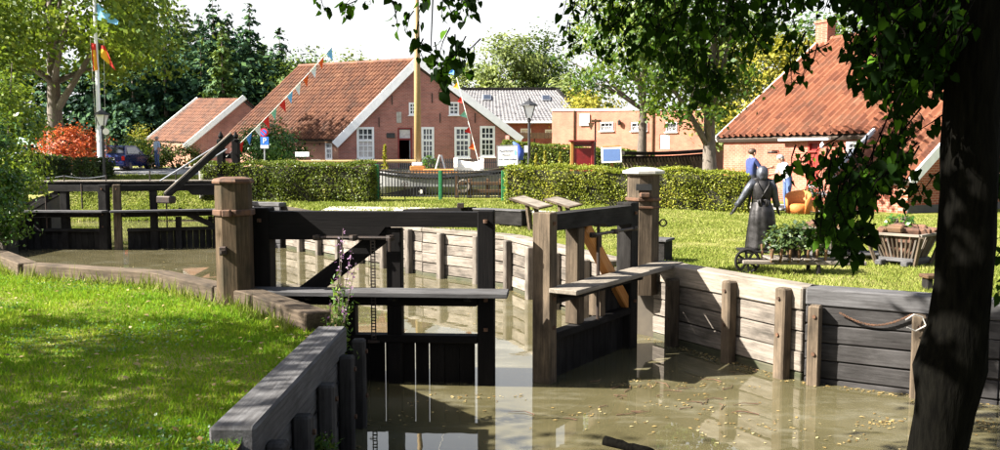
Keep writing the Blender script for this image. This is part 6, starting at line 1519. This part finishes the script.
limbs = [[tipz, (1.6, 5.0, 3.35), (.5, 6.2, 3.45), (-.6, 6.8, 3.25)], [tipz, (2.1, 5.4, 3.2), (1.8, 6.6, 3.4), (1.3, 7.8, 3.5)], [tipz + Vector((0, 0, .2)), (3.2, 5.2, 3.5), (3.8, 6.0, 3.8)], [tipz + Vector((0, 0, .5)), (1.5, 3.6, 4.2), (.2, 3.6, 4.8)], [tipz + Vector((0, 0, .6)), (3.4, 3.6, 4.4), (4.4, 3.2, 5)]]
B = MB()
for L_ in limbs: B.tube(L_, [.085, .06, .04, .015][:len(L_)] if len(L_) == 4 else [.085, .055, .02], 8)
for cx_, cy_, D_, k_ in ((900, 40, 4.9, 2), (915, 90, 4.6, 2), (885, 150, 4.8, 2), (850, 205, 5.0, 2), (720, 45, 7.0, 1), (690, 80, 7.4, 1), (610, 30, 7.2, 0), (450, 10, 6.6, 0), (430, 70, 6.5, 0), (345, 5, 6.7, 0), (800, 172, 5.7, 1), (740, 20, 6.4, 1), (780, 72, 5.9, 1)):
    e = at(cx_, cy_, D_); s_ = at(872, 165, 5.0) if cx_ == 800 else Vector(limbs[k_][-1]) if k_ != 2 else Vector((2.9, 4.8, 3.4)); md = s_.lerp(e, .5) + Vector((.05, .05, .22 if cx_ != 800 else .04)); B.tube([s_, s_.lerp(md, .5) + Vector((0, 0, .06)), md, md.lerp(e, .6), e], [.011, .009, .007, .005, .002] if cx_ != 800 else [.005, .004, .003, .003, .002], 5)
B.build('limbs', M['bark_dark'], t, True)
OUT = np.array([(0, .05, 0), (-.3, -.07, .03), (-.47, .2, .06), (-.34, .6, .03), (0, 1.02, -.06), (.34, .6, .03), (.47, .2, .06), (.3, -.07, .03), (0, .42, 0)], float); OUT[:, 1] -= .0
TRI = np.array([(8, i, (i + 1) % 8) for i in range(8)])[:, ::-1]
REG = [  # region in photo pixels, depth range, hanging twigs, leaf length
    ([(785, -5), (1000, -5), (1000, 60), (940, 70), (880, 34), (800, 6)], 4.3, 6.0, 170, .056),
    ([(876, 28), (950, 28), (950, 95), (915, 105), (886, 112), (868, 98), (882, 78)], 3.9, 5.2, 135, .052),
    ([(892, 105), (915, 105), (905, 165), (888, 170)], 4.2, 5.2, 16, .05),
    ([(830, 190), (850, 174), (880, 174), (896, 165), (893, 190), (866, 214), (842, 240), (814, 240), (808, 222)], 4.4, 5.6, 74, .052),
    ([(890, 190), (925, 190), (925, 205), (890, 210)], 4.4, 5.4, 5, .055), ([(828, 240), (856, 235), (848, 264), (836, 266)], 4.6, 5.0, 7, .062),
    ([(768, 172), (835, 160), (840, 185), (775, 192)], 5.2, 6.2, 9, .056),
    ([(640, -8), (790, -8), (780, 30), (740, 75), (710, 110), (690, 100), (650, 60)], 6.0, 8.5, 105, .062),
    ([(548, -4), (660, -4), (655, 66), (612, 78), (565, 56)], 6.6, 8.0, 38, .056),
    ([(764, 66), (802, 62), (802, 82), (770, 86)], 5.4, 6.4, 6, .052), ([(832, 36), (885, 34), (880, 104), (852, 96)], 4.4, 5.6, 22, .052), ([(690, -5), (790, -5), (790, 48), (735, 40)], 5.5, 7.5, 26, .056),
    ([(416, 38), (447, 45), (440, 78), (418, 72)], 6.2, 6.8, 4, .07), ([(423, 72), (441, 72), (440, 100), (424, 102)], 6.3, 6.7, 2, .085),
    ([(420, 0), (490, 0), (478, 18), (428, 22)], 6.2, 7.2, 8, .07), ([(396, 16), (420, 14), (420, 30), (398, 34)], 6.4, 6.8, 2, .06), ([(448, 56), (478, 48), (476, 72), (452, 76)], 6.3, 6.8, 3, .075),
    ([(318, 6), (345, 0), (345, 16), (322, 26)], 6.4, 7.0, 2, .068), ([(350, 0), (400, 0), (395, 6), (355, 5)], 6.6, 7.0, 2, .065),
    ([(986, 60), (1003, 60), (1003, 330), (992, 330)], 4.6, 5.6, 12, .07)]
leaves = []; B = MB()
for poly, d0, d1, nt, ls in REG:
    xs = [p[0] for p in poly]; ys = [p[1] for p in poly]; k = 0
    while k < nt:
        px, py = random.uniform(min(xs), max(xs)), random.uniform(min(ys), max(ys))
        if not inside(px, py, poly): continue
        k += 1; D = random.uniform(d0, d1); e = at(px, py + 2, D); s = e + Vector((random.uniform(-.14, .14) + .06, random.uniform(-.1, .1), random.uniform(.12, .28)))
        mid = e.lerp(s, .5) + Vector((random.uniform(-.05, .05), random.uniform(-.05, .05), .02)); B.tube([s, mid, e], [.006, .004, .002], 4); m_ = random.randint(6, 10)
        for j in range(m_):
            f = j / m_; p = e.lerp(mid, f * 2) if f < .5 else mid.lerp(s, f * 2 - 1)
            out = Vector((random.uniform(-1, 1), random.uniform(-1, 1), random.uniform(-.5, .3))).normalized(); pb = p + out * .035; B.tube([p, pb], [.0018, .0015], 3, False)
            d = (out * .55 + Vector((0, 0, -1)) * random.uniform(.5, 1.2)).normalized(); nn_ = Vector((random.uniform(-1, 1), random.uniform(-1.2, 1), random.uniform(-.2, .9))); nn_ = (nn_ - d * nn_.dot(d)).normalized()
            leaves.append((pb, d, nn_, ls * random.uniform(.5, 1.35)))
B.build('twigs', M['bark_dark'], t)
leaves.sort(key=lambda q: -q[3] / (q[0] - EYE).length)
def curled(k, tw):
    o = OUT.copy(); o[:, 2] += k * o[:, 1] ** 2 + tw * o[:, 0] * o[:, 1]; o[:, 0] *= 1 - abs(k) * .25; return o
CURL = [curled(a_, b_) for a_, b_ in ((0, 0), (-.45, .3), (.35, -.4), (-.2, -.8), (-.7, .1))]
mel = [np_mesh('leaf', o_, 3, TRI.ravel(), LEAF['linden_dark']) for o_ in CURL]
def lm(q): 
    p, d, n_, s = q; x = d.cross(n_); mm = Matrix((x * s, d * s, n_ * s)).transposed().to_4x4(); mm.translation = p; return mm
for i, q in enumerate(leaves[:300]): link('leaf', mel[i % 5], t, lm(q))
rest = leaves[300:]
R3 = np.random.default_rng(12); nC = 5200                                   # the crown above the frame that shades the view
P, nr, cc = clumps((.5, 4.6, 5.3), (4.0, 4.4, 2.5), 300, 48, .5, R3, .3, -1)
P = P[(P[:, 2] > np.maximum(2.3, 1.65 + .21 * P[:, 1] + .45)) & (np.hypot(P[:, 0], P[:, 1]) > 1.2)]
for p in P:
    d = Vector(R3.normal(size=3)) + Vector((0, 0, -.8)); d.normalize(); nn_ = Vector(R3.normal(size=3)); nn_ = (nn_ - d * nn_.dot(d)).normalized(); rest.append((Vector(p), d, nn_, .14))
co = np.empty((len(rest), 9, 3)); I = np.array(wm(t).inverted())
for i, q in enumerate(rest): mm = np.array(lm(q)); co[i] = CURL[i % 5] @ mm[:3, :3].T + mm[:3, 3]
co = co.reshape(-1, 3) @ I[:3, :3].T + I[:3, 3]
lo = (TRI[None] + (np.arange(len(rest)) * 9)[:, None, None]).ravel()
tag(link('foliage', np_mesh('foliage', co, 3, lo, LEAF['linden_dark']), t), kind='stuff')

# the tree outside the view on the left whose crown shades the near lawn
broadleaf('broadleaf_tree', 'leafy tree standing on the lawn beyond the left edge, shading the grass', (-10.6, 4.8, 0), 6.5, 2.9, 3.5, LEAF['oak'], M['bark'], 64, 75, .19, .7, 81, r0=.3, ctr=(-10.3, 5.0, 5.0), low=-.9, shell=.35)

# ------------------------------------------------------------------ grass, weeds along the curb, flowering wild plant
def blades(name, label, x0, x1, y0, y1, n, hmin, hmax, w, mat, seed, keep=None):
    r = np.random.default_rng(seed); x = r.uniform(x0, x1, n); y = y0 + (y1 - y0) * r.uniform(0, 1, n) ** 1.35
    a = np.array([(not inside(p, q, canal)) and abs(p) < .62 * q + .3 and (keep is None or keep(p, q)) for p, q in zip(x, y)]); x = x[a]; y = y[a]; n = len(x)
    z = np.array([h(p, q) for p, q in zip(x, y)]); pn = .5 + .5 * np.sin(x * 2.3 + 1.3 * np.sin(y * 1.9)) * np.sin(y * 2.7 + np.sin(x * 3.1)); hh = (hmin + (hmax - hmin) * r.uniform(0, 1, n) ** 1.5) * (.6 + .8 * pn)
    an = r.uniform(0, 2 * PI, n); ln = r.normal(size=(n, 2)) * hh[:, None] * .45; ww = w * (.7 + .6 * r.uniform(0, 1, n)) * (1 + y / 14)
    v = np.empty((n, 3, 3)); v[:, 0] = np.stack([x - np.cos(an) * ww / 2, y - np.sin(an) * ww / 2, z - .005], 1); v[:, 1] = np.stack([x + np.cos(an) * ww / 2, y + np.sin(an) * ww / 2, z - .005], 1); v[:, 2] = np.stack([x + ln[:, 0], y + ln[:, 1], z + hh], 1)
    return tag(link(name, np_mesh(name, v.reshape(-1, 3), 3, np.arange(3 * n), mat)), label, None, None, 'stuff')
blades('grass', 'lush green grass of the near left lawn', -9, -1.4, 4.3, 13.5, 240000, .015, .055, .007, M['blade'], 21)
blades('grass', 'dry sunny grass of the right lawn', 1.5, 13, 9.5, 24, 130000, .02, .055, .010, M['blade_dry'], 22, lambda x, y: not inside(x, y, [(6.5, 25.4), (9.4, 24.6), (11.3, 25.7), (10.4, 28.4), (8, 29)]))
blades('grass', 'grass strip between the lock chamber and the green gate', -8, 3, 17, 26.4, 60000, .03, .08, .014, M['blade_dry'], 23, lambda x, y: y > 22.0 - .55 * (x + 4) or y < 21)
blades('grass', 'grass on the sloping bank beyond the far gate', -20, -6, 34, 41, 50000, .05, .14, .02, M['blade_dry'], 24)
r = np.random.default_rng(26); n = 700; x = r.uniform(-7, -1.6, n); y = r.uniform(4.4, 11.5, n); k_ = [not inside(a, b, canal) for a, b in zip(x, y)]
tag(link('fallen_leaves', leaf_mesh('fallen_leaves', np.stack([x, y, r.uniform(.02, .045, n)], 1)[k_], .045, LEAF['floating'], up=2.0, rng=r)), 'scattered dry leaves lying on the near left lawn', None, None, 'stuff')
n = 16000; x = r.uniform(-7, -1.5, n); y = 4.4 + 7 * r.uniform(0, 1, n) ** 1.3; k_ = np.array([not inside(a, b, canal) for a, b in zip(x, y)]) & (np.sin(x * 1.7 + 2 * np.sin(y * 1.1)) + np.sin(y * 2.3 + x) > .55)
tag(link('clover', leaf_mesh('clover', np.stack([x, y, r.uniform(.02, .05, n)], 1)[k_], .022, LEAF['shrub'], up=1.5, aspect=.9, rng=r)), 'patches of clover in the near left lawn', None, None, 'stuff')
r = np.random.default_rng(25); V_ = []
for a, b in zip(CB[:6], CB[1:7]):
    u = (b - a); n_ = Vector((-u.y, u.x, 0)).normalized() * -1
    n_ = n_ if n_.y < 0 else -n_
    for _ in range(int(u.length * 120)):
        p = a + u * r.uniform() + n_ * (.30 + abs(r.normal()) * .10); hh = r.uniform(.05, .17) * (1 if r.uniform() < .85 else 1.6); an = r.uniform(0, 6.28); w = .009
        if inside(p.x, p.y, canal): continue
        V_ += [(p.x - w * math.cos(an), p.y - w * math.sin(an), 0), (p.x + w * math.cos(an), p.y + w * math.sin(an), 0), (p.x + r.normal() * .05, p.y + r.normal() * .05, hh)]
tag(link('weeds', np_mesh('weeds', V_, 3, np.arange(len(V_)), M['blade_dry'])), 'tall weeds at the foot of the low curb', None, None, 'stuff')
def wild_plant(label, base, stems, seed):
    rg = np.random.default_rng(seed); t = thing('wild_plant', label, 'plant', base); B = MB(); LV = []; FL = []
    for (tx, ty, tz, fl) in stems:
        p0 = Vector(base) + Vector((rg.normal() * .05, rg.normal() * .05, 0)); p1 = Vector((tx, ty, tz)); md = p0.lerp(p1, .5) + Vector((rg.normal() * .03, rg.normal() * .03, .03)); B.tube([p0, md, p1], [.007, .005, .002], 5)
        for i in range(80):
            f = rg.uniform(.05, .62); p = p0.lerp(md, f * 2) if f < .5 else md.lerp(p1, f * 2 - 1); LV.append(np.array(p) + rg.normal(size=3) * np.array([.045, .045, .03]))
        for i in range(int(26 * fl)):
            f = rg.uniform(.62, 1.0); p = md.lerp(p1, f * 2 - 1); FL.append(np.array(p) + rg.normal(size=3) * .014)
    B.build('stems', M['bark'], t); link('leaves', leaf_mesh('leaves', np.array(LV) - np.array(base), .055, LEAF['wild'], aspect=.35, rng=rg), t); link('blossoms', leaf_mesh('blossoms', np.array(FL) - np.array(base), .026, LEAF['flower'], rng=rg), t)
b = at(336, 360, 8.0); wild_plant('purple flowering wild plant growing from the near plank wall', tuple(b), [tuple(at(x, y, D)) + (f,) for x, y, D, f in ((343, 228, 8.0, .8), (340, 245, 8.05, .7), (352, 250, 7.9, 1.2), (356, 262, 7.95, .9), (330, 300, 7.8, .2), (322, 330, 7.7, .2), (347, 300, 7.9, .8), (338, 270, 8.1, .6), (326, 315, 7.6, .1))], 31)
b = G(300, 440, -.5); b = wallpt(298, NEARW[0], NEARW[1]) + Vector((.12, 0, -.62)); wild_plant('small green fern low on the near plank wall', tuple(b), [tuple(b + Vector(d)) + (0.05,) for d in ((.06, -.1, .16), (.12, -.02, .12), (.05, .1, .17), (.15, -.12, .1))], 32)
